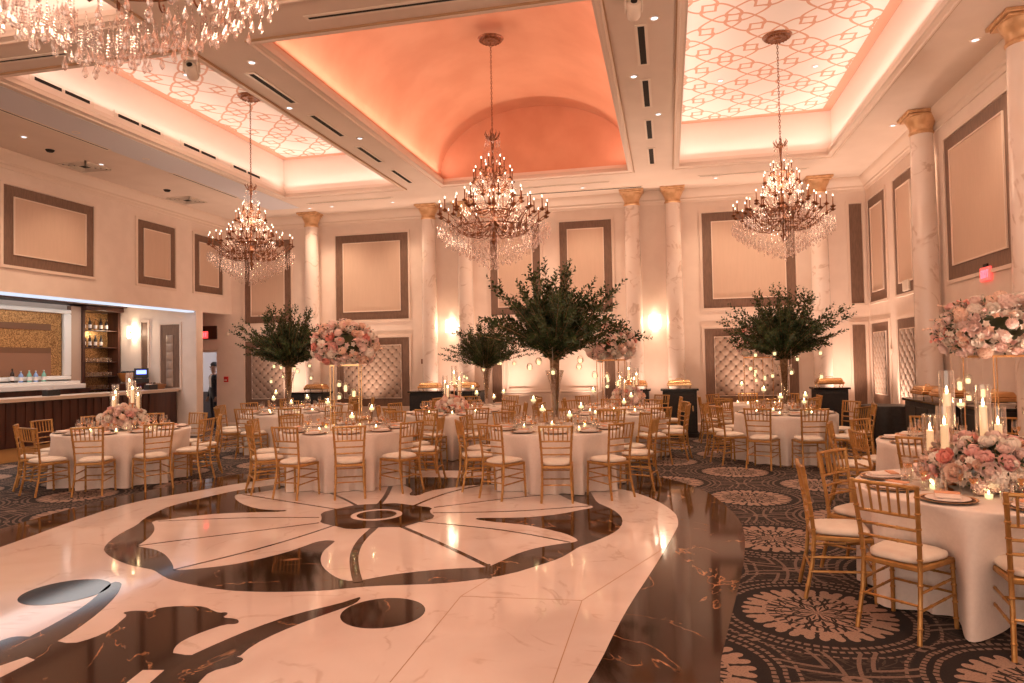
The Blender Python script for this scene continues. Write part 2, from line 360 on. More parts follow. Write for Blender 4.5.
inlay('band_inlay', [(-4.264, 4.716), (-4.167, 4.593), (-4.062, 4.436), (-3.910, 4.121), (-3.803, 3.806), (-3.766, 3.632), (-3.753, 3.491), (-3.993, 3.553), (-4.011, 3.673), (-4.053, 3.922), (-4.105, 4.151), (-4.179, 4.344), (-4.278, 4.532), (-4.364, 4.733)], .0052, m_blackm, 1)
inlay('band_inlay', [(-2.224, 4.737), (-2.269, 4.665), (-2.317, 4.573), (-2.529, 4.324), (-2.664, 4.046), (-2.736, 3.807), (-2.784, 3.610), (-2.794, 3.523), (-2.486, 3.606), (-2.509, 3.810), (-2.465, 4.014), (-2.370, 4.259), (-2.263, 4.466), (-2.203, 4.592)], .0052, m_blackm, 1)
leafp = [(-3.981, 3.202), (-4.172, 3.416), (-4.137, 3.579), (-4.119, 3.654), (-4.011, 3.673), (-3.834, 3.652), (-3.638, 3.616), (-3.580, 3.720), (-3.573, 3.846), (-3.622, 3.984), (-3.670, 4.110), (-3.747, 4.143), (-3.696, 4.187), (-3.625, 4.199), (-3.549, 4.187), (-3.557, 4.260), (-3.495, 4.307), (-3.361, 4.344), (-3.241, 4.346), (-3.129, 4.284), (-3.063, 4.255), (-3.021, 4.277), (-2.986, 4.245), (-2.989, 4.179), (-2.874, 4.177), (-2.823, 4.135), (-2.818, 4.095), (-2.892, 4.079), (-2.953, 3.940), (-2.988, 3.800), (-2.966, 3.691), (-2.897, 3.590), (-2.582, 3.640), (-2.471, 3.636), (-2.429, 3.598), (-2.452, 3.528), (-2.535, 3.439), (-2.508, 3.310), (-2.453, 3.130), (-2.570, 2.955), (-3.465, 2.788)]
inlay('acanthus_inlay', leafp, .0060, m_blackm, 1)
inlay('white_sliver_inlay', [(-3.790, 3.161), (-3.787, 3.277), (-3.744, 3.407), (-3.657, 3.381), (-3.645, 3.154), (-3.648, 3.042)], .0076, m_whitem, 0)
inlay('white_sliver_inlay', [(-2.829, 3.060), (-2.893, 3.240), (-2.919, 3.378), (-2.798, 3.400), (-2.768, 3.263), (-2.705, 3.083)], .0076, m_whitem, 0)
for a, c in (((-1.510, 4.865), (-1.488, 3.497)), ((-0.636, 4.920), (-0.633, 3.575)), ((-1.510, 4.865), (-0.636, 4.920)), ((-1.510, 4.865), (-1.404, 5.294)), ((-0.636, 4.920), (-0.070, 6.408))): # slab joints
    strip([a, ((a[0] + c[0]) / 2, (a[1] + c[1]) / 2), c], .006, .0046, m_lip)
# ------------------------------------------------------------------ ceiling
cuts = [(x0, x1, y0, y1) for (x0, x1, k) in TRAYS_X for (y0, y1) in BAYS_Y]
xs = sorted({XL - .02, XR + .02} | {c[0] for c in cuts} | {c[1] for c in cuts}); ys = sorted({YF, YB} | {c[2] for c in cuts} | {c[3] for c in cuts})
mb = MB()
for i in range(len(xs) - 1):
    for j in range(len(ys) - 1):
        mx_, my_ = (xs[i] + xs[i + 1]) / 2, (ys[j] + ys[j + 1]) / 2
        if any(c[0] < mx_ < c[1] and c[2] < my_ < c[3] for c in cuts): continue
        mb.add([(xs[i], ys[j], ZC), (xs[i], ys[j + 1], ZC), (xs[i + 1], ys[j + 1], ZC), (xs[i + 1], ys[j], ZC)], [(0, 1, 2, 3)])
ceiling = tag(mb.obj('ceiling', m_ceil, smooth=0), kind='structure')
def frame_sweep(mb, x0, x1, y0, y1, prof):   # moulding swept round a rectangle; prof = (outward offset, z)
    n = len(prof); v = []
    for (sx, sy) in ((-1, -1), (1, -1), (1, 1), (-1, 1)):
        for (o, z) in prof: v.append(((x0 - o) if sx < 0 else (x1 + o), (y0 - o) if sy < 0 else (y1 + o), z))
    f = [(i * n + k, ((i + 1) % 4) * n + k, ((i + 1) % 4) * n + k + 1, i * n + k + 1) for i in range(4) for k in range(n - 1)]
    mb.add(v, f)
# pink line lattice on the tray ceilings (pattern belongs to the surface)
m_lat = mat('lattice_ceiling', (.9, .8, .74), .6); t, b = nodes(m_lat)
sep = t.nodes.new('ShaderNodeSeparateXYZ'); t.links.new(coord(t), sep.inputs[0])
lx, ly = X(t, sep.outputs[0]), X(t, sep.outputs[1])
def lat(ox, oy, T=1.0):
    u = (lx + ox).fmod(T) - T / 2; w = (ly + oy).fmod(T) - T / 2
    return u, w
ly0 = ly + .09; ru = (lx + ly0) * .70711; rv = (lx - ly0) * .70711; TS = .495
def chain(a, c):      # interlaced ovals strung along one diagonal, chains 2 TS apart
    p = a.fmod(TS) - TS / 2; q = (c + TS).fmod(2 * TS) - TS
    def oval(x): return (((x / .285).abs().op('POWER', 3.2) + (q / .205).abs().op('POWER', 3.2))).op('POWER', 1 / 3.2).band(1, .085)
    return oval(p).max(oval(p.abs() - TS))
nu_ = (ru + TS / 2).fmod(TS) - TS / 2; nv_ = (rv + TS / 2).fmod(TS) - TS / 2
on = ((ru + TS).fmod(2 * TS) - TS).abs().lt(.15).max(((rv + TS).fmod(2 * TS) - TS).abs().lt(.15))
sq_ = ((nu_.abs() + nv_.abs()) - .125).abs().lt(.026) * on
hole_ = ((nu_.abs() + nv_.abs()).lt(.125) * on) * -1 + 1
line = (chain(ru, rv).max(chain(rv, ru)) * hole_).max(sq_)
bd_ = lx.abs().gt(1.405 - .07).max(ly.abs().gt(3.5 - .07))
t.links.new(mixc(t, line.max(bd_), (.88, .78, .72), (.70, .36, .24)), b.inputs['Base Color'])
m_dome = mottled('coral_venetian_plaster', (.72, .37, .23), (.62, .29, .17), 1.1, .45, world=True, detail=6, lo=.25, hi=.75)
for bi, (y0, y1) in enumerate(BAYS_Y):
    for (x0, x1, kd) in TRAYS_X:
        mb = MB(); frame_sweep(mb, x0, x1, y0, y1, [(.12, ZC), (.115, ZC - .03), (.085, ZC - .035), (.075, ZC - .015), (.03, ZC + .0), (.02, ZC + .05), (0, ZC + .07), (-.0, ZC + .13), (.09, ZC + .14), (.09, ZC + .16)])
        mb.obj('cornice', m_mold, ceiling)
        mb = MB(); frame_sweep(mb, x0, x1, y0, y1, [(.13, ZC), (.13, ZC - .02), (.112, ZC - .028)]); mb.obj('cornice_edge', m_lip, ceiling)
        cx, cy = (x0 + x1) / 2, (y0 + y1) / 2; o_ = .10
        if kd == 'flat':
            mb = MB(); frame_sweep(mb, x0, x1, y0, y1, [(o_, ZC + .15), (o_, 6.52)]); mb.obj('tray_side', m_traywall, ceiling)
            mb = MB(); mb.box((0, 0, .02), (x1 - x0 + .3, y1 - y0 + .3, .04)); c = mb.obj('lattice_ceiling', m_lat, ceiling, smooth=0); c.location = (cx, cy, 6.5)
        else:
            mb = MB(); n = 40; rx = (x1 - x0) / 2 + o_; rz = 1.42; A = [(cx - rx * cos(PI * k / n), ZC + .16 + rz * sin(PI * k / n) ** .9) for k in range(n + 1)]
            v = [(a, y, z) for y in (y0 - o_, y1 + o_) for a, z in A]
            mb.add(v, [(k, k + n + 1, k + n + 2, k + 1) for k in range(n)])
            mb.obj('barrel_vault', m_dome, ceiling, smooth=1)
            for y, fl_ in ((y0 - o_, 0), (y1 + o_, 1)):
                mb = MB(); vv = [(a, y, z) for a, z in A]; mb.add(vv, [tuple(range(n + 1)) if fl_ else tuple(range(n, -1, -1))]); mb.obj('lunette', m_dome, ceiling, smooth=0)
mb = MB(); mb.box((-9.22, 11.0, ZC - .004), (.80, 9.0, .008)); mb.obj('grey_blue_band', mat('grey_blue_ceiling', (.66, .64, .68), .6), ceiling, smooth=0)  # ceiling strip in a grey-blue tone
# crown moulding round the room
mb = MB(); n_ = [(0, 5.30), (.02, 5.30), (.03, 5.36), (.05, 5.38), (.05, 5.42), (.12, 5.50), (.16, 5.56), (.16, ZC)]
frame_sweep(mb, XL, XR, YF, YB, [(-o, z) for o, z in n_]); mb.obj('crown_moulding', m_mold, ceiling)
# ------------------------------------------------------------------ walls
mb = MB(); mb.box(((XL - 4 + XR) / 2, YB + .1, 3), (XR - XL + 4.4, .2, 6)); wb = mb
wall_back = tag(MB().obj('wall_back', m_wall), kind='structure')
def wallbox(parent_name, boxes, m=m_wall):
    mb = MB()
    for (x0, x1, y0, y1, z0, z1) in boxes: mb.box(((x0 + x1) / 2, (y0 + y1) / 2, (z0 + z1) / 2), (x1 - x0, y1 - y0, z1 - z0))
    return tag(mb.obj(parent_name, m, smooth=0), kind='structure')
bpy.data.objects.remove(wall_back)
DX0, DX1 = -12.5, -11.9                      # doorway in the back wall, beyond the side passage
wall_back = wallbox('wall_back', [(DX1, XR + .3, YB, YB + .2, 0, 5.7), (XL - 4.5, DX0, YB, YB + .2, 0, 5.7), (DX0, DX1, YB, YB + .2, 2.1, 5.7)])
wall_right = wallbox('wall_right', [(XR, XR + .2, YF, YB + .2, 0, 5.7)])
BY1 = 15.07
wall_left = wallbox('wall_left', [(XL - .2, XL, YF, YB, 3.1, 5.7), (XL - .2, XL, YF, 6.0, 0, 3.1), (XL - .36, XL, BY1, BY1 + .25, 0, 3.1)])
wallbox('wall_alcove', [(-14.5, -14.3, 5.5, 15.3, 0, 3.45), (-14.5, XL, 5.3, 5.5, 0, 3.45), (-14.5, XL - .3, 15.12, 15.3, 0, 3.45)])
wallbox('ceiling_alcove', [(-15.2, XL - .2, 5.3, YB, 3.4, 3.5)], m_ceil)
wallbox('wall_passage', [(-13.6, -13.5, 15.3, YB, 0, 3.4)])
m_hall = mat('hall_wall', (.62, .66, .74), .6)
wallbox('wall_corridor', [(-14.5, -10.5, 18.6, 18.7, 0, 3), (-10.6, -10.5, 16.7, 18.6, 0, 3), (-14.5, -10.5, 16.7, 18.6, 2.7, 2.8)], m_hall)
wallbox('wainscot_corridor', [(-14.4, -10.6, 18.5, 18.6, 0, .95)], mat('dark_dado', (.02, .02, .035), .4))
light('corridor_light', 'POINT', (-11.4, 17.7, 2.4), 30, (.85, .9, 1), .2)
def panel(parent, axis, c, u0, u1, z0, z1, kind, s=1, bw=.16, bb=None):
    """framed wall panel; axis 'y': wall at Y=c facing -Y (u is X); axis 'x': wall at X=c facing s*X (u is Y)"""
    def P(u, dep, z): return (u, c - dep, z) if axis == 'y' else (c + s * dep, u, z)
    def slab(mb, a0, a1, b0, b1, d0, d1):
        vs = [P(u, dp, z) for dp in (d0, d1) for z in (b0, b1) for u in (a0, a1)]
        mb.add(vs, [(0, 1, 3, 2), (4, 6, 7, 5), (0, 4, 5, 1), (2, 3, 7, 6), (0, 2, 6, 4), (1, 5, 7, 3)])
    def ringf(mb, a0, a1, b0, b1, w, d1):
        slab(mb, a0, a1, b0, b0 + w, 0, d1); slab(mb, a0, a1, b1 - w, b1, 0, d1); slab(mb, a0, a0 + w, b0 + w, b1 - w, 0, d1); slab(mb, a1 - w, a1, b0 + w, b1 - w, 0, d1)
    def done(mb, name, m, sm=0):
        bm = bmesh.new(); me = mb.mesh(name, m, sm); bm.from_mesh(me); bmesh.ops.recalc_face_normals(bm, faces=bm.faces); bm.to_mesh(me); bm.free()
        o = bpy.data.objects.new(name, me); COL.objects.link(o); o.parent = parent; return o
    mb = MB(); ringf(mb, u0 - .06, u1 + .06, z0 - .06, z1 + .06, .05, .03); done(mb, 'panel_moulding', m_mold)
    if kind == 'plain': return
    mb = MB(); slab(mb, u0, u1, z0, z1, 0, .012); done(mb, 'panel_border', m_linen)
    if kind == 'bar': return
    bb_ = bw if bb is None else bb
    i0, i1, j0, j1 = u0 + bw, u1 - bw, z0 + bb_, z1 - bw
    if kind == 'tuft': j0 = z0 + bb_; j1 = z1 - .18
    mb = MB(); ringf(mb, i0, i1, j0, j1, .022, .035); done(mb, 'panel_bead', m_mold)
    if kind == 'silk':
        mb = MB(); slab(mb, i0 + .02, i1 - .02, j0 + .02, j1 - .02, .0, .018); done(mb, 'silk_panel', m_silk)
    else:
        w, h = i1 - i0 - .04, j1 - j0 - .04; N = max(2, round(w / .225)); MR = max(2, round(h / .225))
        nu, nz = N * 10, MR * 10; mb = MB(); v = []
        for j in range(nz + 1):
            for i in range(nu + 1):
                a, q = i / nu * N, j / nz * MR
                s1, s2 = abs(sin(PI * (a + q))), abs(sin(PI * (a - q))); g = (s1 * s2) ** .38
                hgt = .032 + .020 * g - .020 * math.exp(-(s1 * s1 + s2 * s2) / .10)
                v.append(P(i0 + .02 + w * i / nu, hgt, j0 + .02 + h * j / nz))
        mb.add(v, [(j * (nu + 1) + i, j * (nu + 1) + i + 1, (j + 1) * (nu + 1) + i + 1, (j + 1) * (nu + 1) + i) for j in range(nz) for i in range(nu)])
        for k_ in range(len(mb.f)):
            i, j = k_ % nu, k_ // nu; a, q = (i + .5) / nu * N, (j + .5) / nz * MR
            if sin(PI * (a + q)) ** 2 + sin(PI * (a - q)) ** 2 < .12: mb.m[k_] = 1
        o = done(mb, 'tufted_upholstery', [m_tuft, m_button], 2.5)
Z0, Z1, T0, T1 = 2.84, 5.03, .62, 2.36
for (a, c) in ((-11.02, -9.66), (-8.36, -6.38), (.83, 2.83)):
    panel(wall_back, 'y', YB, a, c, Z0, Z1, 'silk', bw=.2 if c - a > 1.5 else .18); panel(wall_back, 'y', YB, a, c, T0, T1, 'tuft', bw=.2)
for (a, c) in ((-4.22, -2.98), (-2.49, -1.25)): panel(wall_back, 'y', YB, a, c, Z0, Z1, 'silk', bw=.18)
panel(wall_back, 'y', YB, 3.97, 4.22, Z0, Z1, 'bar'); panel(wall_back, 'y', YB, 3.97, 4.22, T0, T1, 'bar')
for (a, c) in ((-4.22, -3.98), (-1.47, -1.23)): panel(wall_back, 'y', YB, a, c, T0, T1, 'bar')
for (a, c) in ((-3.8, -2.85), (-2.6, -1.65)): panel(wall_back, 'y', YB, a, c, 1.05, T1 + .1, 'plain'); panel(wall_back, 'y', YB, a, c, .3, .85, 'plain')
for (a, c) in ((9.87, 12.03), (13.42, 14.58), (15.12, 16.3), (5.3, 7.8), (1.2, 3.6)):
    panel(wall_right, 'x', XR, a, c, Z0, Z1, 'silk', s=-1, bw=.19 if c > 12.5 or c < 9 else .2)
    if a > 13: panel(wall_right, 'x', XR, a, c, T0, T1, 'tuft', s=-1, bw=.17, bb=.25)
    else: panel(wall_right, 'x', XR, a, c, 1.05, T1, 'plain', s=-1); panel(wall_right, 'x', XR, a, c, .3, .85, 'plain', s=-1)
for (a, c) in ((9.93, 11.9), (13.12, 14.3), (15.0, 16.1), (6.0, 8.4)): panel(wall_left, 'x', XL, a, c, 3.59, 5.02, 'silk', bw=.17 if c - a < 1.5 else .19)
def run(name, x0, y0, x1, y1, prof):   # straight moulding run; prof (out, z), out is to the left of travel
    dx, dy = x1 - x0, y1 - y0; L = math.hypot(dx, dy); nx, ny = -dy / L, dx / L; n = len(prof)
    mb = MB(); mb.add([(x + nx * o, y + ny * o, z) for x, y in ((x0, y0), (x1, y1)) for o, z in prof], [(k, k + 1, n + k + 1, n + k) for k in range(n - 1)])
    return tag(mb.obj(name, m_mold, smooth=0), kind='structure')
bp = [(.0, .0), (.03, 0), (.03, .16), (.018, .19), (0, .2)]; cr = [(0, .92), (.03, .93), (.04, .96), (.03, .99), (0, 1.0)]
run('baseboard_back', XR, YB, DX1 + .06, YB, bp); run('baseboard_right', XR, YF, XR, YB, bp)
run('trim_1', XR, YF, XR, 13.2, cr)
run('trim_2', -1.65 + .1, YB, -3.9, YB, cr)
# head casing of the bar opening; the light on it is put in as glow
m_casing_glow = emis('casing_glow', (.74, .82, 1), .55)
mb = MB(); mb.box((XL - .1, 10.5, 3.08), (.20, 9.0, .04)); tag(mb.obj('glowing_head_casing', m_casing_glow, smooth=0), 'white casing along the head of the bar opening, light on it given as glow', 'casing')
# ------------------------------------------------------------------ columns
def column_mesh():
    c = empty('column'); mb = MB(); mb.box((0, 0, .04), (.52, .52, .08)); mb.lathe([(.25, .08), (.27, .12), (.25, .17), (.205, .20), (.205, .24)], 28); mb.obj('base', m_gold, c, bevel=.01)
    mb = MB(); mb.lathe([(.19, .22), (.192, 2), (.185, 3.5), (.165, 5.26)], 32); mb.obj('shaft', m_colm, c)
    mb = MB(); mb.lathe([(.163, 5.24), (.185, 5.26), (.185, 5.285), (.170, 5.30), (.172, 5.36), (.19, 5.40), (.215, 5.45), (.235, 5.49), (.24, 5.52)], 28)
    mb.box((0, 0, 5.535), (.48, .48, .03)); mb.box((0, 0, 5.575), (.55, .55, .045)); mb.obj('capital', m_gold, c, bevel=.008)
    return c
cp = Proto(column_mesh())
for x, y in [(x, 16.22) for x in (-8.9, -5.72, -4.79, -.74, .18, 3.29)] + [(4.1, 12.36), (4.1, 9.05), (4.1, 5.0), (4.1, .8)]:
    tag(cp.put((x, y, 0), 0 if y > 15 else PI / 2), kind='structure')
# ------------------------------------------------------------------ chandeliers
random.seed(5)
def Rz(a): return Matrix.Rotation(a, 4, 'Z')
def arm_mesh(R, rise, lod):
    """curved bronze arm from the stem out to a bobeche, cup and candle sleeve, in its own plane (+X outwards)"""
    mb = MB(); pts = []
    N = 10 if lod else 16
    for i in range(N + 1):
        s = i / N; x = .04 + (R - .04) * s; z = -.10 * R / .9 * sin(PI * 1.25 * s) * (1.6 if s < .8 else 1.4) + rise * max(0, s - .6) / .4 * .5
        pts.append((x, 0, z))
    ze = pts[-1][2]; mb.tube(pts, [.011 - .004 * i / N for i in range(N + 1)], 6)
    for (cx_, r_, a0) in ((.55 * R, .07, 0), (.8 * R, .05, 1.5)):   # scrolls
        mb.tube([(cx_ + r_ * (1 - k / 18) * cos(a0 + k * .5), 0, -.06 + r_ * (1 - k / 18) * sin(a0 + k * .5)) for k in range(13)], .006, 5)
    mb.lathe([(.0, ze - .03), (.012, ze - .02), (.045, ze), (.05, ze + .012), (.015, ze + .015), (.02, ze + .03), (.013, ze + .04), (.011, ze + .05)], 10, (R, 0, 0))
    mb.tube([(R, 0, ze + .03), (R, 0, ze + .19)], .0095, 8); return mb, ze + .19
def drop_mesh():
    mb = MB(); mb.lathe([(0, 0), (.004, -.006), (.003, -.012), (.011, -.035), (.016, -.05), (.011, -.066), (0, -.078)], 6); return mb
me_drop = drop_mesh().mesh('crystal_drop', m_crystal, 0)
me_bulb = MB().lathe([(0, 0), (.006, .004), (.008, .014), (.006, .026), (.002, .038), (0, .042)], 8).mesh('bulb', m_bulb)
def crystal_string(mb, p, n, sp, r=.007):
    for i in range(n):
        c = Vector(p) + Vector((random.uniform(-.003, .003), random.uniform(-.003, .003), -sp * i))
        mb.add([c + Vector(q) * r for q in ((1, 0, 0), (0, 1, 0), (-1, 0, 0), (0, -1, 0), (0, 0, 1.2), (0, 0, -1.2))], [(0, 1, 4), (1, 2, 4), (2, 3, 4), (3, 0, 4), (1, 0, 5), (2, 1, 5), (3, 2, 5), (0, 3, 5)])
TIERS = [(.88, 3.92, 18, .12), (.66, 4.0, 12, .1), (.47, 4.22, 12, .1), (.32, 4.55, 9, .1), (.19, 4.75, 6, .1)]
def chandelier(loc, zc, label, sc=1.0):
    zo = 3.14 - 3.2 * sc if sc != 1 else 0
    ch = empty('chandelier', (loc[0], loc[1], 0)); tag(ch, label, 'chandelier', 'crystal chandeliers in the ceiling trays')
    mb = MB(); mb.lathe([(0, zc - .05), (.03, zc - .06), (.06, zc - .04), (.13, zc - .045), (.16, zc - .02), (.19, zc - .03), (.215, zc)], 28)
    for k in range(16): mb.sphere((.145 * cos(k * PI / 8), .145 * sin(k * PI / 8), zc - .045), .017, 6, 4)
    mb.obj('ceiling_medallion', m_bronze, ch)
    mb = MB(); z = zo + 5.5 * sc; i = 0                                    # chain
    while z < zc - .06:
        a = (i % 2) * PI / 2; n = 8
        mb.tube([(.012 * cos(2 * PI * k / n) * cos(a), .012 * cos(2 * PI * k / n) * sin(a), z + .028 * sin(2 * PI * k / n)) for k in range(n + 1)], .0045, 5, False); z += .043; i += 1
    mb.obj('chain', m_bronze, ch)
    mb = MB(); mb.lathe([(0, 3.52), (.03, 3.55), (.015, 3.58), (.02, 3.6), (.06, 3.66), (.02, 3.72), (.025, 3.85), (.09, 3.9), (.11, 3.96), (.05, 4.02), (.025, 4.1), (.05, 4.2), (.03, 4.3), (.02, 4.5), (.05, 4.56), (.02, 4.62), (.03, 4.75), (.015, 4.85), (.03, 5.0), (.012, 5.1), (.03, 5.3), (.05, 5.38), (.01, 5.45), (.01, 5.5)], 16)
    mb.obj('stem', m_bronze, ch)
    mb = MB()                                                    # leafy crown at the top
    for k in range(8):
        a = k * PI / 4; mb.tube([(.02 * cos(a), .02 * sin(a), 5.32), (.08 * cos(a), .08 * sin(a), 5.35), (.13 * cos(a), .13 * sin(a), 5.43), (.11 * cos(a), .11 * sin(a), 5.47)], [.01, .014, .008, .002], 5)
    mb.obj('crown', m_bronze, ch)
    for z_, r_ in ((3.86, .62), (4.12, .34)):
        mb = MB(); mb.tube([(r_ * cos(2 * PI * k / 40), r_ * sin(2 * PI * k / 40), z_) for k in range(41)], .012, 6, False); mb.obj('ring', m_bronze, ch)
    ends = []
    for ti, (R, zt, n, rise) in enumerate(TIERS):
        if ti not in ARM: mb, ze = arm_mesh(R, rise, 1); ARM[ti] = (mb.mesh('arm', m_bronze), ze)
        me, ze = ARM[ti]
        for k in range(n):
            a = 2 * PI * (k + .5 * (ti % 2)) / n + loc[0]
            arm = mesh_copy(me, 'arm', ch, Matrix.Translation((0, 0, zt)) @ Rz(a))
            mesh_copy(me_bulb, 'bulb', arm, Matrix.Translation((R, 0, ze)))
            ends.append((R * cos(a), R * sin(a), zt + .02))
    nd = 0; mb = MB()
    def put(p, ln):
        nonlocal nd
        crystal_string(mb, p, ln, .017)
        q = (p[0], p[1], p[2] - .017 * ln)
        if nd < 90: mesh_copy(me_drop, 'crystal_drop', ch, Matrix.Translation(q)); nd += 1
        else: D.append(q)
    D = []
    NR = 15
    for j in range(NR):                                          # basket of drops: an upturned cone under the lowest arms
        s = j / (NR - 1); R = .86 * (1 - s) ** .85 + .05; z = 3.88 - .52 * s; n = max(7, int(52 * R))
        for k in range(n):
            a = 2 * PI * (k + .5 * (j % 2)) / n; put((R * cos(a), R * sin(a), z + random.uniform(-.02, .02)), random.choice((3, 4, 5, 6, 8)))
    for (x, y, z) in ends:
        for k in range(4):
            a = k * PI / 2 + .4; put((x + .045 * cos(a), y + .045 * sin(a), z - .02), random.choice((1, 2, 3)))
    for (R, z) in ((.12, 5.42), (.11, 5.1), (.2, 4.7), (.33, 4.45), (.5, 4.2)):
        for k in range(int(40 * R) + 6):
            a = 2 * PI * k / (int(40 * R) + 6); put((R * cos(a), R * sin(a), z), random.choice((3, 5, 7)))
    for k in range(14):                                          # swags from the crown
        a = 2 * PI * k / 14
        for i in range(14):
            s = i / 13; r = .10 + .2 * s; crystal_string(mb, (r * cos(a), r * sin(a), 5.35 - .75 * s - .12 * sin(PI * s)), 1, .02, .009)
    dv, df = me_drop_data
    for q in D: mb.add([(x + q[0], y + q[1], z + q[2]) for x, y, z in dv], df)
    o = mb.obj('crystals', m_crystal, ch, smooth=0); o['kind'] = 'stuff'
    if sc != 1:
        for c in ch.children:
            if not c.name.startswith(('chain', 'ceiling_medallion')): c.matrix_basis = Matrix.Translation((0, 0, zo)) @ Matrix.Scale(sc, 4) @ c.matrix_basis
    return ch
ARM = {}; _d = drop_mesh(); me_drop_data = (_d.v, _d.f)
chandelier((-2.72, 10.9), 7.0, 'bronze crystal chandelier hanging from the coral barrel vault')
chandelier((1.71, 10.9), 6.5, 'crystal chandelier hanging from the lattice tray along the tall column wall', .79)
chandelier((-7.15, 10.9), 6.5, 'bright crystal chandelier hanging from the lattice tray nearest the bar', .79)
chandelier((-2.76, 2.85), 7.0, 'crystal chandelier at the top edge, only its lower drops in view')
# ------------------------------------------------------------------ things on the ceiling and walls
def downlight(x, y, label, z=ZC, grp='recessed ceiling downlights', power=14):
    d = empty('downlight', (x, y, z)); tag(d, label, 'ceiling light', grp)
    MB().lathe([(.04, -.004), (.042, -.012), (.062, -.010), (.065, 0)], 20).obj('trim_ring', m_metalw, d)
    MB().lathe([(0, -.004), (.04, -.004)], 20).obj('lens', m_lamp, d)
    if power: light('downlight_beam', 'SPOT', (x, y, z - .03), power * 4, (1, .72, .50), .05, spot=1.9, blend=.9)
DL = [(-.06, 8.0, 'recessed downlight between the slots of the beam, nearest the ceiling camera'), (-.37, 9.6, 'recessed downlight on the beam beside the vault, second from the camera'), (-.06, 11.2, 'recessed downlight on the beam beside the vault, third from the camera'),
      (-5.5, 9.4, 'recessed downlight on the beam by the bar-side lattice tray, nearest its first slot'), (-5.1, 11.0, 'recessed downlight on the vault side of the bar-side beam'), (-5.12, 7.85, 'recessed downlight beside the longest bar-side beam slot'),
      (-10.4, 9.4, 'recessed downlight in the ceiling above the bar wall, nearest the bar mirror'), (-9.4, 9.44, 'recessed downlight on the bluish ceiling strip, nearest'), (-9.4, 11.0, 'recessed downlight on the bluish ceiling strip, farther'), (-10.44, 11.06, 'recessed downlight beside the return grille above the bar wall'),
      (3.83, 9.6, 'recessed downlight above the tall side wall, by the nearest column capital'), (3.83, 12.85, 'recessed downlight above the side wall, by the far column capital')]
for x, y, l in DL: downlight(x, y, l)
for x, y in ((-8.0, 15.6), (-6.4, 15.6), (-3.6, 15.55), (-1.8, 15.55), (1.1, 15.55), (2.4, 15.6), (-8.6, 15.6)):
    downlight(x, y, 'small recessed downlight close to the back wall ceiling edge', grp='small downlights along the back wall', power=16)
for x, y in ((1.1, 9.2), (2.6, 9.4), (1.0, 12.4), (2.5, 12.2), (-7.6, 9.8), (-6.6, 12)):
    downlight(x, y, 'small spotlight set in the white lattice panel', z=6.5, grp='spotlights in the lattice panels', power=0)
def slot(x0, y0, x1, y1, label, wd=.055, fr=.035):
    a = math.atan2(y1 - y0, x1 - x0); L = math.hypot(x1 - x0, y1 - y0)
    s = empty('air_slot', ((x0 + x1) / 2, (y0 + y1) / 2, ZC), a); tag(s, label, 'air vent', 'linear slots in the ceiling')
    mb = MB(); mb.box((0, 0, -.004), (L, wd, .008)); mb.obj('slot', m_slot, s, smooth=0)
    mb = MB()
    for q in (-1, 1): mb.box((0, q * (wd / 2 + fr / 2), -.006), (L + 2 * fr, fr, .012)); mb.box((q * (L / 2 + fr / 2), 0, -.006), (fr, wd, .012))
    mb.obj('frame', m_metalw, s, smooth=0)
BB = ('nearest', 'second', 'third', 'farthest')
for k, (a, c) in enumerate(((8.15, 9.22), (9.77, 10.8), (11.44, 12.4), (13.0, 14.02))):
    slot(-5.33, a, -5.33, c, '%s black air slot on the beam between bar-side tray and vault' % BB[k], .08)
    slot(-.22, a, -.22, c, '%s black air slot on the beam between vault and column-side tray' % BB[k], .08)
slot(-8.3, 7.0, -7.15, 7.03, 'thin air slot on the cross beam, partly behind the near chandelier', .04)
slot(-3.85, 7.0, -1.6, 7.02, 'thin air slot on the cross beam above the vault edge', .05)
slot(-9.62, 7.2, -9.62, 10.35, 'long thin air slot along the bluish ceiling strip, nearer one', .04)
slot(-9.62, 12.0, -9.62, 14.1, 'long thin air slot along the bluish ceiling strip, farther one', .04)
slot(-3.75, 15.78, -.5, 15.84, 'long dark air slot close to the back wall before the vault', .08)
slot(.76, 15.3, 2.9, 15.3, 'thin air slot before the back wall at the column-side tray', .03)
slot(-8.37, 15.15, -6.26, 15.15, 'thin air slot before the back wall at the bar-side tray', .03)
slot(-4.4, 15.2, -1.2, 15.2, 'pale thin air slot directly in front of the vault', .02)
for k, (a, c) in enumerate(((7.95, 8.97), (9.48, 10.5), (11.05, 12.03), (12.55, 13.55))):      # slots in the tray's upright side
    s = empty('air_slot', (-8.655, (a + c) / 2, 5.83)); tag(s, '%s pair of slots in the upright side of the bar-side tray' % BB[k], 'air vent', 'slots in the tray side')
    L = c - a; mb = MB(); mb.box((0, -L / 4, 0), (.02, L / 2 - .06, .05)); mb.box((0, L / 4, 0), (.02, L / 2 - .06, .05)); mb.obj('slot', m_slot, s, smooth=0)
    mb = MB(); mb.box((-.002, 0, 0), (.018, L + .1, .13)); mb.obj('frame', m_metalw, s, smooth=0)
for x, y, l in ((-10.85, 11.1, 'square return grille in the bar wall ceiling, nearer one'), (-10.85, 14.0, 'square return grille in the bar wall ceiling, farther one')):
    g = empty('return_grille', (x, y, ZC)); tag(g, l, 'air vent'); mb = MB()
    for k in range(4):
        d = .30 - k * .065; 
        for q in (-1, 1): mb.box((0, q * d, -.01), (2 * d + .02, .02, .02)); mb.box((q * d, 0, -.01), (.02, 2 * d + .02, .02))
    mb.obj('louvre', m_metalw, g, smooth=0); MB().box((0, 0, -.002), (.6, .6, .004)).obj('backing', m_slot, g, smooth=0)
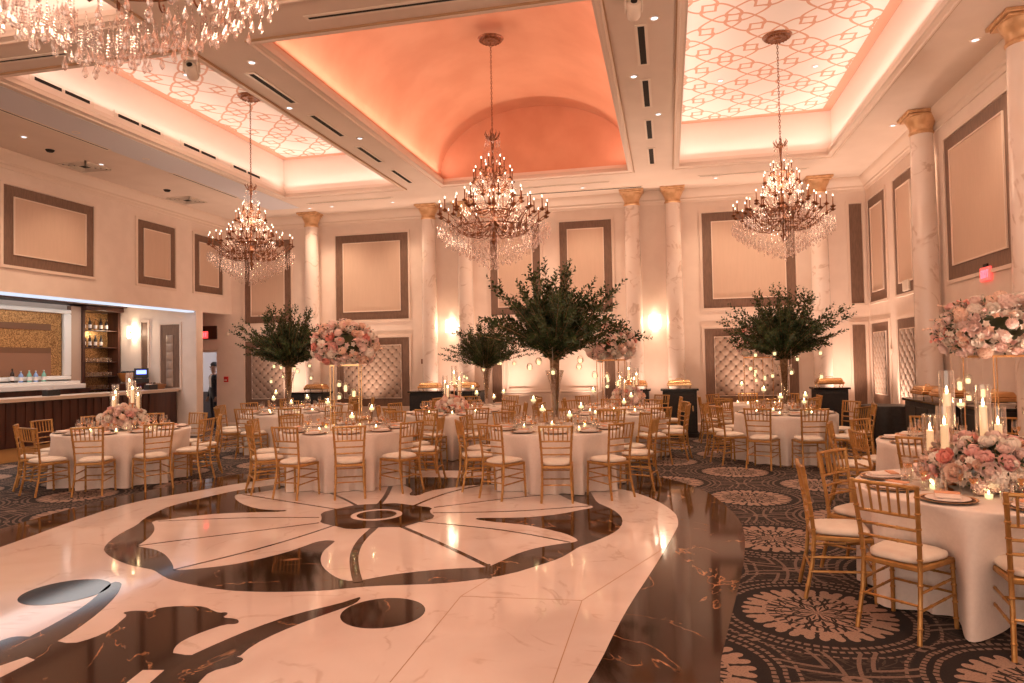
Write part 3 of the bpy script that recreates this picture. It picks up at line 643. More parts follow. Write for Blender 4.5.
for x, y, l in ((-10.61, 10.1, 'round black ceiling speaker above the bar wall, nearer'), (-10.64, 13.08, 'round black ceiling speaker above the bar wall, farther')):
    tag(MB().lathe([(0, -.035), (.05, -.035), (.07, -.012), (.075, 0)], 18, (x, y, ZC)).obj('ceiling_speaker', m_slot), l, 'speaker')
def dome_cam(x, y, l, aim):
    c = empty('ceiling_camera', (x, y, ZC), aim); tag(c, l, 'camera')
    MB().box((0, 0, -.02), (.16, .16, .04)).obj('mount', m_metalw, c, bevel=.01)
    mb = MB(); mb.box((-.085, 0, -.10), (.02, .1, .14)); mb.box((.085, 0, -.10), (.02, .1, .14)); mb.obj('bracket', m_metalw, c, bevel=.008)
    h = MB().lathe([(0, -.11), (.06, -.105), (.075, -.08), (.075, .06), (.06, .09), (0, .095)], 20).obj('housing', m_metalw, c); h.location = (0, 0, -.15); h.rotation_euler = (PI / 2 - .5, 0, 0)
    le = MB().lathe([(0, 0), (.035, 0), (.035, .012), (0, .014)], 16).obj('lens', m_slot, h); le.location = (0, 0, .094)
    le = MB().lathe([(0, 0), (.035, 0), (.035, .012), (0, .014)], 16).obj('lens', m_slot, h); le.location = (0, 0, -.124)
dome_cam(-5.80, 7.58, 'white swivel projector camera hanging from the cross beam corner', .35)
dome_cam(-.27, 7.45, 'white swivel camera on the beam beside the vault, at the top edge', .1)
def sconce(x, y, z, rz, l, pw=4.5):
    s = empty('wall_sconce', (x, y, z), rz); tag(s, l, 'wall lamp', 'glowing wall sconces')
    MB().box((0, .02, 0), (.10, .04, .12)).obj('backplate', m_brass, s, bevel=.006)
    MB().tube([(0, .03, 0), (0, -.06, 0)], .012, 8).obj('arm', m_brass, s)
    for q in (-1, 1):
        mb = MB(); mb.lathe([(.001, -.15), (.038, -.15), (.042, 0), (.038, .15), (.001, .15)], 16, (q * .085, -.08, 0)); mb.obj('glass_tube', m_opal, s)
    MB().box((0, -.08, 0), (.20, .05, .05)).obj('clasp', m_brass, s, bevel=.006)
    light('sconce_glow', 'POINT', (x + sin(rz) * .2, y - cos(rz) * .2, z), pw, (1, .74, .50), .06)
sconce(-.28, YB - .04, 2.56, 0, 'glowing twin-tube sconce between the columns beside the pink flower tower')
sconce(-5.24, YB - .04, 2.60, 0, 'glowing twin-tube sconce between the columns behind the greenery tips')
sconce(-13.27, 15.10, 2.62, 0, 'glowing sconce inside the bar alcove', 8)
def exit_sign(loc, rz, l):
    s = empty('exit_sign', loc, rz); tag(s, l, 'exit sign')
    MB().box((0, 0, 0), (.30, .03, .19)).obj('housing', mat('frosted_red_acrylic', (.8, .25, .22), .3, Emission_Color=(1, .05, .05, 1), Emission_Strength=.9), s, bevel=.005)
    MB().box((0, .005, .115), (.12, .03, .05)).obj('mount', m_slot, s)
    mb = MB(); y = -.02
    def bar(x, z, w, h, rot=0): mb.box((0, 0, 0), (w, .008, h), Matrix.Translation((x, y, z)) @ Matrix.Rotation(rot, 4, 'Y'))
    x = -.10
    bar(x, 0, .012, .11)
    for z in (-.05, 0, .05): bar(x + .02, z, .035, .012)
    bar(-.03, 0, .014, .12, .45); bar(-.03, 0, .014, .12, -.45)
    bar(.03, 0, .013, .11); bar(.09, 0, .012, .11); bar(.09, .05, .055, .012)
    mb.obj('lettering', m_red, s, smooth=0)
exit_sign((4.295, 10.72, 2.78), -PI / 2, 'glowing red EXIT sign on the column-side wall above the flower tower')
exit_sign((-12.28, YB - .04, 2.57), 0, 'glowing red EXIT sign on the dark box above the side doorway')
tag(MB().box((-12.2, YB - .02, 2.63), (.66, .04, .36)).obj('transom_box', m_dark, bevel=.01), 'dark transom box above the side doorway holding the exit sign', 'transom')
run('trim_4', DX1 + .05, YB, DX0 - .05, YB, [(0, 2.1), (.03, 2.1), (.03, 2.17), (0, 2.18)])
fa = empty('fire_alarm', (-11.6, YB, 1.36)); tag(fa, 'red fire alarm pull station on the wall by the side doorway', 'fire alarm')
MB().box((0, -.02, 0), (.12, .04, .15)).obj('housing', mat('alarm_red', (.6, .02, .02), .4), fa, bevel=.006); MB().box((0, -.045, -.02), (.07, .012, .025)).obj('handle', m_metalw, fa)
tag(MB().lathe([(0, .06), (.04, .05), (.055, .02), (.06, 0)], 16, (0, 0, 0), Matrix.Translation((-11.56, YB, 2.58)) @ Matrix.Rotation(PI / 2, 4, 'X')).obj('motion_sensor', m_metalw), 'white round motion sensor high beside the side doorway', 'sensor')
tag(MB().box((-6.02, YB - .012, 1.74), (.08, .024, .12)).obj('thermostat', m_bronze, bevel=.005), 'small bronze wall control beside the tufted panel and paired columns', 'thermostat')
tag(MB().box((XR - .03, 13.95, 2.96), (.05, .32, .20)).obj('speaker_box', m_metalw, bevel=.01), 'small white box on the lower border of the tall side wall panel', 'speaker')
tag(MB().box((XR - .012, 15.0, 1.75), (.024, .08, .12)).obj('thermostat', m_metalw, bevel=.005), 'small pale wall control between the two tufted side wall panels', 'thermostat')
# ------------------------------------------------------------------ buffet consoles with chafing dishes
def console(L, D=.55, H=1.04):
    c = empty('buffet_console')
    MB().box((0, 0, H - .02), (L, D, .04)).obj('top', mat('black_stone', (.02, .017, .016), .15), c, bevel=.006)
    MB().box((0, 0, H / 2 - .02), (L - .08, D - .06, H - .04)).obj('body', m_black, c, bevel=.01)
    n = max(1, round(L / .6))
    for k in range(n):
        w = (L - .14) / n; x = -L / 2 + .07 + w * (k + .5)
        d = MB().box((x, -D / 2 + .025, H / 2), (w - .03, .02, H - .22)).obj('door', m_black, c, bevel=.006)
        MB().box((x + w / 2 - .06, -D / 2 + .005, H / 2 + .1), (.015, .02, .12)).obj('handle', m_brass, d)
    MB().box((0, 0, .04), (L - .02, D, .08)).obj('plinth', m_slot, c)
    return c
def chafer():
    c = empty('chafing_dish')
    for x in (-1, 1):
        for y in (-1, 1): MB().tube([(x * .22, y * .13, 0), (x * .24, y * .14, .04), (x * .23, y * .13, .10)], .009, 6).obj('leg', m_brass, c)
    MB().box((0, 0, .09), (.52, .34, .06), None).obj('water_pan', m_brass, c, bevel=.012)
    MB().box((0, 0, .155), (.50, .32, .07), None, .86, .8).obj('lid', m_brass, c, bevel=.02)
    mb = MB(); mb.tube([(-.07, 0, .185), (-.07, 0, .215), (.07, 0, .215), (.07, 0, .185)], .007, 6); mb.obj('handle', m_brass, c)
    return c
KC = {}
CF = Proto(chafer())
def place_console(x, y, rz, L, label, dishes, H=1.04):
    c = console(L, H=H); c.location = (x, y, 0); c.rotation_euler = (0, 0, rz); tag(c, label, 'sideboard', 'black buffet consoles along the walls')
    for k, (dx, lab) in enumerate(dishes): tag(CF.put((x + dx * cos(rz), y + dx * sin(rz), H), rz), lab, 'chafing dish', 'brass chafing dishes')
place_console(.22, 15.6, 0, .80, 'black console with one chafing dish, beside the far column pair', [(0, 'brass chafing dish on the console beside the column-side panel')])
place_console(-.72, 15.6, 0, .66, 'black console with one chafing dish, just behind the flower tower', [(0, 'brass chafing dish on the console just behind the flower tower')])
place_console(-5.1, 15.6, 0, 1.78, 'long black console under the greenery-side sconce with two chafing dishes', [(-.42, 'brass chafing dish on the long console, beside the tufted panel'), (.5, 'brass chafing dish on the long console, beside the greenery vase')])
place_console(-8.62, 15.6, 0, .95, 'black console at the lone column behind the bar-side greenery', [(.15, 'brass chafing dish on the console behind the bar-side greenery')])
place_console(3.27, 15.6, 0, .70, 'black console before the corner column at the far greenery table', [(0, 'brass chafing dish on the console before the corner column')])
place_console(3.85, 11.22, -PI / 2, 1.6, 'black console against the side wall behind the champagne glasses', [(-.5, 'brass chafing dish on the side wall console, nearest the column'), (.3, 'brass chafing dish on the side wall console, behind the tall flowers')], 1.02)
place_console(4.0, 9.86, -PI / 2, .84, 'short black console against the side wall behind the tall gold flower stand', [(0, 'brass chafing dish on the short console behind the tall gold stand')], 1.02)
tb = empty('covered_table', (3.75, 13.5, 0)); tag(tb, 'small table fully covered with black cloth beside the side console', 'table')
mb = MB(); n = 72
for z, g in ((.0, 1), (.3, .8), (.6, .5), (.78, .1), (.80, 0)):
    mb.v += [((.40 + .03 * g * sin(9 * 2 * PI * k / n) + .05 * g) * cos(2 * PI * k / n), (.40 + .03 * g * sin(9 * 2 * PI * k / n) + .05 * g) * sin(2 * PI * k / n), z) for k in range(n)]
mb.f += [(r * n + k, r * n + (k + 1) % n, (r + 1) * n + (k + 1) % n, (r + 1) * n + k) for r in range(4) for k in range(n)] + [tuple(4 * n + k for k in range(n))]; mb.m = [0] * len(mb.f)
mb.obj('cloth', m_black, tb)
# ------------------------------------------------------------------ bar
bc = empty('bar_counter', (0, 0, 0)); tag(bc, 'long dark panelled bar counter with pale stone top in the alcove', 'bar')
fpl = [(-11.92, 5.6), (-11.90, 10), (-11.90, 13.6), (-11.92, 14.3), (-11.96, 14.8), (-12.0, 15.06)]
def off(p, d): return [(x + d, y) for x, y in p]
mb = MB(); mb.poly([(x, y) for x, y in off(fpl, .08)] + [(x, y) for x, y in off(fpl, -.60)][::-1], 1.18, .07); mb.obj('countertop', mat('beige_stone_top', (.62, .47, .37), .3), bc, smooth=0, bevel=.008)
mb = MB(); mb.poly(off(fpl, 0) + off(fpl, -.12)[::-1], 1.11, .85); mb.obj('front_panel', m_dark, bc, smooth=0)
mb = MB()
for i in range(44):
    y = 6 + i * .2; x = -11.905
    if y < 14.2: mb.box((x + .012, y, .69), (.024, .02, .80))
o = mb.obj('fluting', m_dark, bc, smooth=0)
MB().box((-11.98, 10.3, .13), (.10, 9.4, .26)).obj('kick_plate', mat('oak_boards', (.50, .27, .10), .35), bc)
# back bar: framed mosaic mirror and dark shelving cabinet
m_mosaic = mat('gold_mosaic', (.5, .25, .09), .3, .6); t, b = nodes(m_mosaic)
vn = t.nodes.new('ShaderNodeTexVoronoi'); vn.inputs['Scale'].default_value = 55; t.links.new(coord(t), vn.inputs[0])
cr_ = t.nodes.new('ShaderNodeSeparateColor'); t.links.new(vn.outputs['Color'], cr_.inputs[0])
t.links.new(mixc(t, X(t, cr_.outputs[0]), (.20, .09, .03), (.72, .42, .17)), b.inputs['Base Color'])
m_mosaic2 = mat('brown_mosaic', (.22, .11, .06), .3, .4); m_shelfback = m_mosaic
wf = empty('mosaic_mirror'); tag(wf, 'large white framed gold mosaic mirror behind the bar', 'mirror')
X0 = -13.75
def bx(mb, x0, x1, y0, y1, z0, z1): return mb.box(((x0 + x1) / 2, (y0 + y1) / 2, (z0 + z1) / 2), (x1 - x0, y1 - y0, z1 - z0))
bx(MB(), X0 - .04, X0, 7.0, 13.40, 1.55, 3.03).obj('mosaic', m_mosaic, wf)
for z0, z1 in ((2.60, 2.74), (2.08, 2.20)): bx(MB(), X0, X0 + .02, 7.0, 13.1, z0, z1).obj('band', m_mosaic2, wf)
bx(MB(), X0 + .0, X0 + .015, 7.0, 13.1, 1.58, 2.08).obj('lower_band', mat('brown_tile', (.34, .17, .10), .35, .3), wf)
mb = MB(); bx(mb, X0, X0 + .08, 6.9, 13.6, 3.0, 3.10); bx(mb, X0, X0 + .08, 13.40, 13.6, 1.56, 3.0); bx(mb, X0, X0 + .08, 6.9, 13.6, 1.47, 1.56); mb.obj('frame', mat('white_frame', (.86, .80, .74), .4), wf, bevel=.02)  # frame in plain white
mb = MB(); bx(mb, X0, X0 + .30, 6.9, 13.62, 1.37, 1.44); bx(mb, X0, X0 + .38, 6.9, 13.7, 1.26, 1.37); mb.obj('sill', mat('white_sill', (.86, .78, .70), .4), wf, bevel=.01)
bx(MB(), X0 - .05, X0 + .06, 13.6, 13.89, 1.26, 3.2).obj('pilaster', mat('pale_wood', (.50, .33, .24), .5), wf)
bx(MB(), X0 - .2, X0 + .33, 5.6, 13.89, 0, 1.26).obj('base_cabinet', m_dark, wf)
sc = empty('bottle_cabinet'); tag(sc, 'dark wooden bottle cabinet with gold mosaic back behind the bar', 'cabinet')
CY0, CY1 = 13.9, 15.08; CX = -13.78
bx(MB(), CX - .22, CX - .2, CY0, CY1, .0, 3.1).obj('mosaic_back', m_mosaic, sc)
for y in (CY0, CY1 - .08): bx(MB(), CX - .2, CX + .12, y, y + .08, 0, 3.12).obj('side_panel', m_dark, sc)
mb = MB(); bx(mb, CX - .25, CX + .24, CY0 - .0, CY1, 3.12, 3.24); bx(mb, CX - .25, CX + .34, 5.8, CY1, 3.24, 3.34); mb.obj('cornice', m_dark, sc, bevel=.02)
for z in (1.18, 1.50, 1.86, 2.22, 2.64): bx(MB(), CX - .2, CX + .08, CY0 + .08, CY1 - .08, z, z + .02).obj('shelf', m_dark, sc)
def bottle_proto(col, h, r, name):
    b_ = empty('bottle'); MB().lathe([(0, 0), (r, .003), (r, h * .58), (r * .85, h * .68), (r * .35, h * .80), (r * .33, h * .93)], 12).obj('glass_body', col, b_)
    MB().lathe([(r * .38, h * .92), (r * .4, h), (0, h)], 10).obj('cap', m_black if name else m_metalw, b_); MB().lathe([(r * 1.02, h * .15), (r * 1.02, h * .45)], 12).obj('label_band', m_napkin, b_); return Proto(b_)
bt = [bottle_proto(mat('dark_bottle', (.03, .012, .006), .1), .30, .038, 1), bottle_proto(mat('green_bottle', (.25, .52, .40), .12), .26, .045, 0), bottle_proto(mat('blue_bottle', (.30, .42, .70), .12), .25, .045, 0), bottle_proto(mat('amber_bottle', (.5, .2, .05), .12), .28, .04, 1)]
for k, (y, w, l) in enumerate(((12.02, 0, 'small dark bottle at the end of the row on the mirror sill'), (12.22, 2, 'blue and white bottle on the mirror sill beside the dark one'), (12.42, 1, 'pale green bottle on the mirror sill, middle of the row'), (12.58, 2, 'pale blue bottle on the mirror sill between two green ones'), (12.78, 1, 'green bottle on the mirror sill nearest the bottle cabinet'))):
    tag(bt[w].put((X0 + .16, y + .0, 1.44), 0, l), None, 'bottle', 'bottles on the mirror sill')
random.seed(3)
for z, nb in ((2.24, 4), (2.66, 5)):
    for k in range(nb):
        tag(bt[random.choice((0, 3, 0))].put((CX - .05, CY0 + .22 + k * .17, z), 0, 'liquor bottle on the %s shelf of the dark cabinet' % ('top' if z > 2.6 else 'second')), None, 'bottle', 'liquor bottles on the cabinet shelves')
tum = empty('tumbler'); MB().lathe([(.028, 0), (.034, .10), (.031, .10), (.026, .006)], 12).obj('glass', m_glass, tum); TU = Proto(tum)
for z in (1.20, 1.52, 1.88):
    for k in range(9): tag(TU.put((CX - .02, CY0 + .16 + k * .105, z), 0, 'clear glass tumbler in a row on a low cabinet shelf'), None, 'glass', 'tumblers on the low cabinet shelves')
def caddy(x, y, l):
    c = empty('napkin_caddy', (x, y, 1.18), PI / 2); tag(c, l, 'napkin holder'); MB().box((0, 0, .06), (.30, .14, .12)).obj('box', m_black, c, bevel=.006)
    mb = MB(); mb.box((-.06, 0, .12), (.09, .09, .05)); mb.obj('napkin_stack', m_napkin, c); MB().tube([(.06, 0, .1), (.07, 0, .20)], .006, 6).obj('stirrer', m_metalw, c)
caddy(-12.1, 11.55, 'black napkin caddy on the bar counter below the mirror'); caddy(-12.15, 14.35, 'black napkin caddy at the curved end of the bar counter')
bo = empty('fruit_bowl', (-13.15, 14.75, 1.35)); tag(bo, 'brown wooden bowl of dark fruit on the back counter', 'bowl')
MB().lathe([(.10, 0), (.15, .02), (.22, .18), (.23, .24), (.20, .22), (.12, .06), (0, .05)], 20).obj('bowl', mat('amber_bowl', (.42, .15, .04), .35), bo)
for k in range(8): MB().sphere((.11 * cos(k * .8), .11 * sin(k * .8), .24), .05, 8, 6).obj('fruit', m_black, bo)
tag(bx(MB(), -13.40, -12.62, 14.45, 15.08, 0, 1.34).obj('back_counter', m_dark, bevel=.01), 'dark back counter under the sconce in the bar alcove', 'counter')
rg = empty('cash_register', (-12.80, 14.8, 1.34), .7); tag(rg, 'black cash register with lit blue screen behind the bar', 'cash register')
MB().box((0, 0, .05), (.34, .34, .10)).obj('base', m_black, rg, bevel=.01); sr = MB().box((0, 0, 0), (.32, .03, .24)).obj('screen', m_black, rg, bevel=.005); sr.location = (0, -.02, .24); sr.rotation_euler = (-.2, 0, 0)
MB().box((0, -.018, .02), (.22, .004, .10)).obj('display', emis('blue_screen', (.15, .2, 1), 2.5), sr)
bk = empty('wicker_basket', (-12.32, 14.80, 1.18)); tag(bk, 'low brown basket on the counter beside the register', 'basket')
MB().lathe([(.0, 0), (.14, 0), (.19, .12), (.17, .12), (.13, .02), (0, .02)], 20).obj('basket_body', mat('wicker', (.30, .14, .06), .7), bk); MB().sphere((0, 0, .10), .12, 10, 6, (1, 1, .4)).obj('contents', m_bark, bk)
# panels on the alcove end wall
wall_alcove = bpy.data.objects['wall_alcove']; panel(wall_alcove, 'y', 15.12, -12.49, -11.95, 1.2, 2.78, 'bar'); panel(wall_alcove, 'y', 15.12, -13.05, -12.88, 1.2, 2.86, 'bar')
mb = MB()
nu, nz = 10, 60
mb.add([(-12.33 + .20 * i / nu, 15.10 - .05 * abs(sin(PI * i / nu)) ** .5 * (.4 + .6 * abs(sin(PI * 6 * j / nz)) ** .5), 1.22 + 1.3 * j / nz) for j in range(nz + 1) for i in range(nu + 1)], [(j * (nu + 1) + i, j * (nu + 1) + i + 1, (j + 1) * (nu + 1) + i + 1, (j + 1) * (nu + 1) + i) for j in range(nz) for i in range(nu)])
mb.obj('tufted_strip', m_tuft, wall_alcove, smooth=2.5)
# ------------------------------------------------------------------ chiavari chairs (front faces +Y, origin on the floor under the seat centre)
def ringed(mb, pts, r, rings, n=8):
    """bamboo-look rod: a tube along pts with raised joints at the parameters in rings"""
    P_ = [Vector(p) for p in pts]; seg = [(P_[i + 1] - P_[i]).length for i in range(len(P_) - 1)]; T = sum(seg)
    def at(s):
        s *= T
        for i, l in enumerate(seg):
            if s <= l or i == len(seg) - 1: return P_[i].lerp(P_[i + 1], min(1, s / l))
            s -= l
    ss = [(0, 1), (1, 1)]
    acc = 0
    for l in seg[:-1]: acc += l; ss.append((acc / T, 1))
    w = .006 / T
    for q in rings: ss += [(q - w * 1.3, 1), (q - w * .5, 1.28), (q + w * .5, 1.28), (q + w * 1.3, 1)]
    ss = sorted(x for x in ss if 0 <= x[0] <= 1)
    out = [ss[0]]
    for x in ss[1:]:
        if x[0] - out[-1][0] > 1e-4: out.append(x)
    mb.tube([at(s) for s, k in out], [r * k for s, k in out], n)
def chair_proto():
    c = empty('chiavari_chair'); tag(c, 'gold chiavari chair', 'chair')
    for sx in (-1, 1):
        mb = MB(); ringed(mb, [(sx * .185, .185, .435), (sx * .192, .20, 0)], .0135, (.15, .38, .62, .85)); mb.obj('leg', m_chair, c)
    for sx in (-1, 1):
        mb = MB(); ringed(mb, [(sx * .186, -.250, 0), (sx * .172, -.195, .25), (sx * .170, -.180, .44), (sx * .176, -.195, .60), (sx * .196, -.245, .925)], .0145, (.1, .22, .36, .52, .62, .72, .82, .93)); mb.obj('back_post', m_chair, c)
    def bk(z): # back plane at height z
        s = (z - .44) / .485; return -.180 - .065 * s ** 1.3, .170 + .026 * s ** 1.3
    mb = MB()
    for z, r in ((.912, .0125), (.735, .0105), (.655, .0095), (.575, .0095)):
        y, w = bk(z); ringed(mb, [(-w, y, z), (0, y - .012, z + .002), (w, y, z)], r, (.33, .66) if z < .7 else (), 7)
    for k in range(6):
        f = (k + .5) / 6 * 2 - 1; y0, w0 = bk(.735); y1, w1 = bk(.912)
        mb.tube([(f * w0 * .90, y0 - .01, .735), (f * w1 * .90, y1 - .01, .912)], .0082, 6)
    mb.obj('backrest', m_chair, c)
    mb = MB(); v = []
    for z in (.405, .440):
        v += [(-.178, -.19, z), (.178, -.19, z), (.202, .195, z), (-.202, .195, z)]
    mb.add(v, [(3, 2, 1, 0), (4, 5, 6, 7), (0, 1, 5, 4), (1, 2, 6, 5), (2, 3, 7, 6), (3, 0, 4, 7)]); mb.obj('seat_frame', m_chair, c, bevel=.008)
    mb = MB(); n = 32; rings = []
    for (k, z) in ((.86, .440), (1.0, .447), (1.03, .462), (1.0, .480), (.86, .492), (.5, .498)):
        ring = []
        for i in range(n):
            a = 2 * PI * i / n; ca, sa = cos(a), sin(a); q = (abs(ca) ** 4.5 + abs(sa) ** 4.5) ** (-1 / 4.5)
            y = q * sa * .185 * k; x = q * ca * (.178 + .022 * (q * sa)) * k
            ring.append((x, y + .002, z))
        mb.v += ring
    mb.v.append((0, 0, .499)); mb.f += [(r * n + i, r * n + (i + 1) % n, (r + 1) * n + (i + 1) % n, (r + 1) * n + i) for r in range(5) for i in range(n)] + [(5 * n + i, 5 * n + (i + 1) % n, 6 * n) for i in range(n)] + [tuple(range(n - 1, -1, -1))]
    mb.m = [0] * len(mb.f); mb.obj('seat_cushion', m_cush, c, smooth=1.2)
    mb = MB()
    for sx in (-1, 1):
        for z, z2 in ((.29, .31), (.19, .21)):
            ringed(mb, [(sx * .188, .19, z2), (sx * (.178 + (.3 - z) * .04), -.198 - (.3 - z) * .12, z)], .0088, (.3, .7), 6)
    for z in (.33, .22): ringed(mb, [(-.188, .192, z), (.188, .192, z)], .0088, (.3, .7), 6)
    ringed(mb, [(-.182, -.208, .215), (.182, -.208, .215)], .0088, (.3, .7), 6)
    mb.obj('stretcher_frame', m_chair, c)
    return c
CHP = Proto(chair_proto())
# ------------------------------------------------------------------ table tops: charger, napkin, glasses, candles
def charger_proto():
    c = empty('charger_plate'); MB().lathe([(0, .004), (.10, .004), (.155, .014), (.165, .016), (.166, .013), (.11, 0), (0, 0)], 32).obj('dish', m_plate, c)
    MB().lathe([(.150, .0140), (.158, .0172), (.166, .0165)], 32).obj('rim', m_gold, c)
    MB().lathe([(0, .010), (.08, .010), (.125, .022), (.128, .020), (.085, .004), (0, .004)], 28).obj('salad_plate', m_napkin, c); return Proto(c)
def napkin_proto():
    c = empty('napkin'); mb = MB(); mb.box((0, 0, .010), (.14, .20, .012)); mb.box((0, 0, .024), (.135, .195, .010)); mb.obj('linen', m_napkin, c, bevel=.005)
    MB().box((.0, .055, .033), (.142, .06, .008)).obj('peach_fold', m_menu, c, bevel=.003); return Proto(c)
def wine_proto(r, h, st, liquid, nm):
    c = empty(nm); MB().lathe([(0, .001), (.034, .002), (.033, .004), (.006, .010), (.004, st), (.012, st + .006), (r * .8, st + h * .25), (r, st + h * .5), (r * .86, st + h)], 16).obj('glass', m_glass, c)
    if liquid: MB().lathe([(0, st + .008), (.010, st + .008), (r * .76, st + h * .24), (r * .92, st + h * .45), (0, st + h * .45)], 14).obj('wine', m_wine, c)
    return Proto(c)
def tumbler_proto():
    c = empty('water_glass'); MB().lathe([(0, .004), (.028, .003), (.036, .05), (.038, .12), (.036, .12), (.033, .05), (.026, .01), (0, .01)], 16).obj('glass', m_glass, c); return Proto(c)
def stem_candle_proto(h):
    c = empty('stemmed_candle_glass'); MB().lathe([(0, 0), (.04, .002), (.038, .006), (.006, .02), (.005, h - .09), (.02, h - .07), (.05, h - .05), (.052, h + .03), (.049, h + .03), (.047, h - .045), (0, h - .06)], 18).obj('glass', m_glass, c)
    MB().lathe([(0, h - .05), (.036, h - .05), (.036, h - .02), (0, h - .018)], 14).obj('floating_candle', m_waxlit, c)
    MB().lathe([(0, h - .018), (.007, h - .005), (.005, h + .008), (0, h + .022)], 8).obj('flame', m_flame, c); return Proto(c)
def votive_proto():
    c = empty('votive_candle'); MB().lathe([(0, .002), (.026, .001), (.032, .055), (.030, .055), (.024, .006), (0, .006)], 14).obj('glass', m_glass, c)
    MB().lathe([(0, .006), (.022, .006), (.024, .03), (0, .03)], 12).obj('wax', m_waxlit, c); MB().lathe([(0, .03), (.006, .038), (0, .055)], 8).obj('flame', m_flame, c); return Proto(c)
CG, NP, WG, FG, TG = charger_proto(), napkin_proto(), wine_proto(.036, .10, .09, 1, 'wine_glass'), wine_proto(.024, .13, .09, 1, 'champagne_flute'), tumbler_proto()
SC = {h: stem_candle_proto(h) for h in (.24, .32, .42)}; VC = votive_proto()
def hang_votive_proto():
    c = empty('hanging_votive'); mb = MB(); mb.tube([(0, 0, .36), (0, 0, .055)], .0014, 4); mb.obj('string', m_metalw, c)
    MB().lathe([(.012, .06), (.035, .045), (.046, .01), (.042, -.02), (.02, -.042), (0, -.045)], 14).obj('glass_globe', m_glass, c)
    MB().lathe([(0, -.038), (.022, -.036), (.022, .012), (0, .012)], 10).obj('tealight', m_waxlit, c); return Proto(c)
HV = hang_votive_proto()
# ------------------------------------------------------------------ flowers and greenery
def petal(mb, M, L, w, cup, n=4):
    v = []
    for i in range(n + 1):
        s = i / n; ww = w * sin(PI * min(.96, .15 + s * .80)) ** .7
        for j in (-1, 0, 1): v.append((j * ww, s * L * cos(cup * s) , L * s * sin(cup * s) + (.18 * ww if j else 0)))
    mb.add(v, [(i * 3 + j, i * 3 + j + 1, (i + 1) * 3 + j + 1, (i + 1) * 3 + j) for i in range(n) for j in (0, 1)], M)
def rose(seed):
    random.seed(seed); mb = MB()
    for ring, (n, tilt, L, w, cup) in enumerate(((7, .15, .052, .024, .7), (6, .5, .046, .022, .9), (5, .85, .040, .020, 1.0), (5, 1.15, .034, .016, 1.0), (3, 1.4, .028, .012, .8))):
        for k in range(n):
            a = 2 * PI * (k + random.uniform(-.15, .15)) / n + ring * .7
            petal(mb, Matrix.Rotation(a, 4, 'Z') @ Matrix.Rotation(tilt + random.uniform(-.1, .1), 4, 'X') @ Matrix.Translation((0, .003, 0)), L, w, cup)
    mb.sphere((0, 0, .014), .014, 8, 5); return mb
def ruffle(seed):       # ruffled hydrangea-like head
    random.seed(seed); mb = MB(); n = 46
    for i in range(n):
        z = 1 - 1.25 * i / n; r = math.sqrt(max(0, 1 - z * z)); a = i * 2.39996; d = Vector((r * cos(a), r * sin(a), z)); c = d * .038 + Vector((0, 0, .01))
        Q = d.to_track_quat('Z', 'Y').to_matrix().to_4x4(); M_ = Matrix.Translation(c) @ Q @ Matrix.Rotation(random.uniform(0, 6), 4, 'Z'); s = .013
        mb.add([(0, 0, 0)] + [(s * cos(k * PI / 4) * (1 if k % 2 else .55), s * sin(k * PI / 4) * (1 if k % 2 else .55), .004 if k % 2 else .001) for k in range(8)], [(0, 1 + k, 1 + (k + 1) % 8) for k in range(8)], M_)
    mb.sphere((0, 0, .008), .034, 10, 7); return mb
me_fl = []
for i in range(3):
    for m in m_pinks: me_fl.append(('rose', rose(i + 1).mesh('rose', m, 1.2)))
for m in m_pinks[:2] + m_pinks[3:4]: me_fl.append(('hydrangea', ruffle(9).mesh('hydrangea', m, 0)))
def leafy(mb, base, tip, n, L, bend=.0, w=.4):
    """leaves in pairs along a stem from base to tip"""
    base, tip = Vector(base), Vector(tip); ax = (tip - base); ln = ax.length; ax.normalize(); sd = ax.orthogonal().normalized(); a = random.uniform(0, 6)
    for i in range(n):
        s = (i + .5) / n; p = base + (tip - base) * s + Vector((0, 0, -bend * s * s)); a += 2.4
        o = (sd * cos(a) + ax.cross(sd) * sin(a)); dr = (ax * .65 + o * .8).normalized(); q = dr.cross(o if abs(dr.dot(o)) < .95 else sd).normalized(); l = L * (1.1 - .5 * s) * random.uniform(.8, 1.2)
        up_ = dr.cross(q) * l * .10
        mb.add([p, p + dr * l * .5 + q * l * w / 2 + up_, p + dr * l, p + dr * l * .5 - q * l * w / 2 + up_], [(0, 1, 2, 3)])
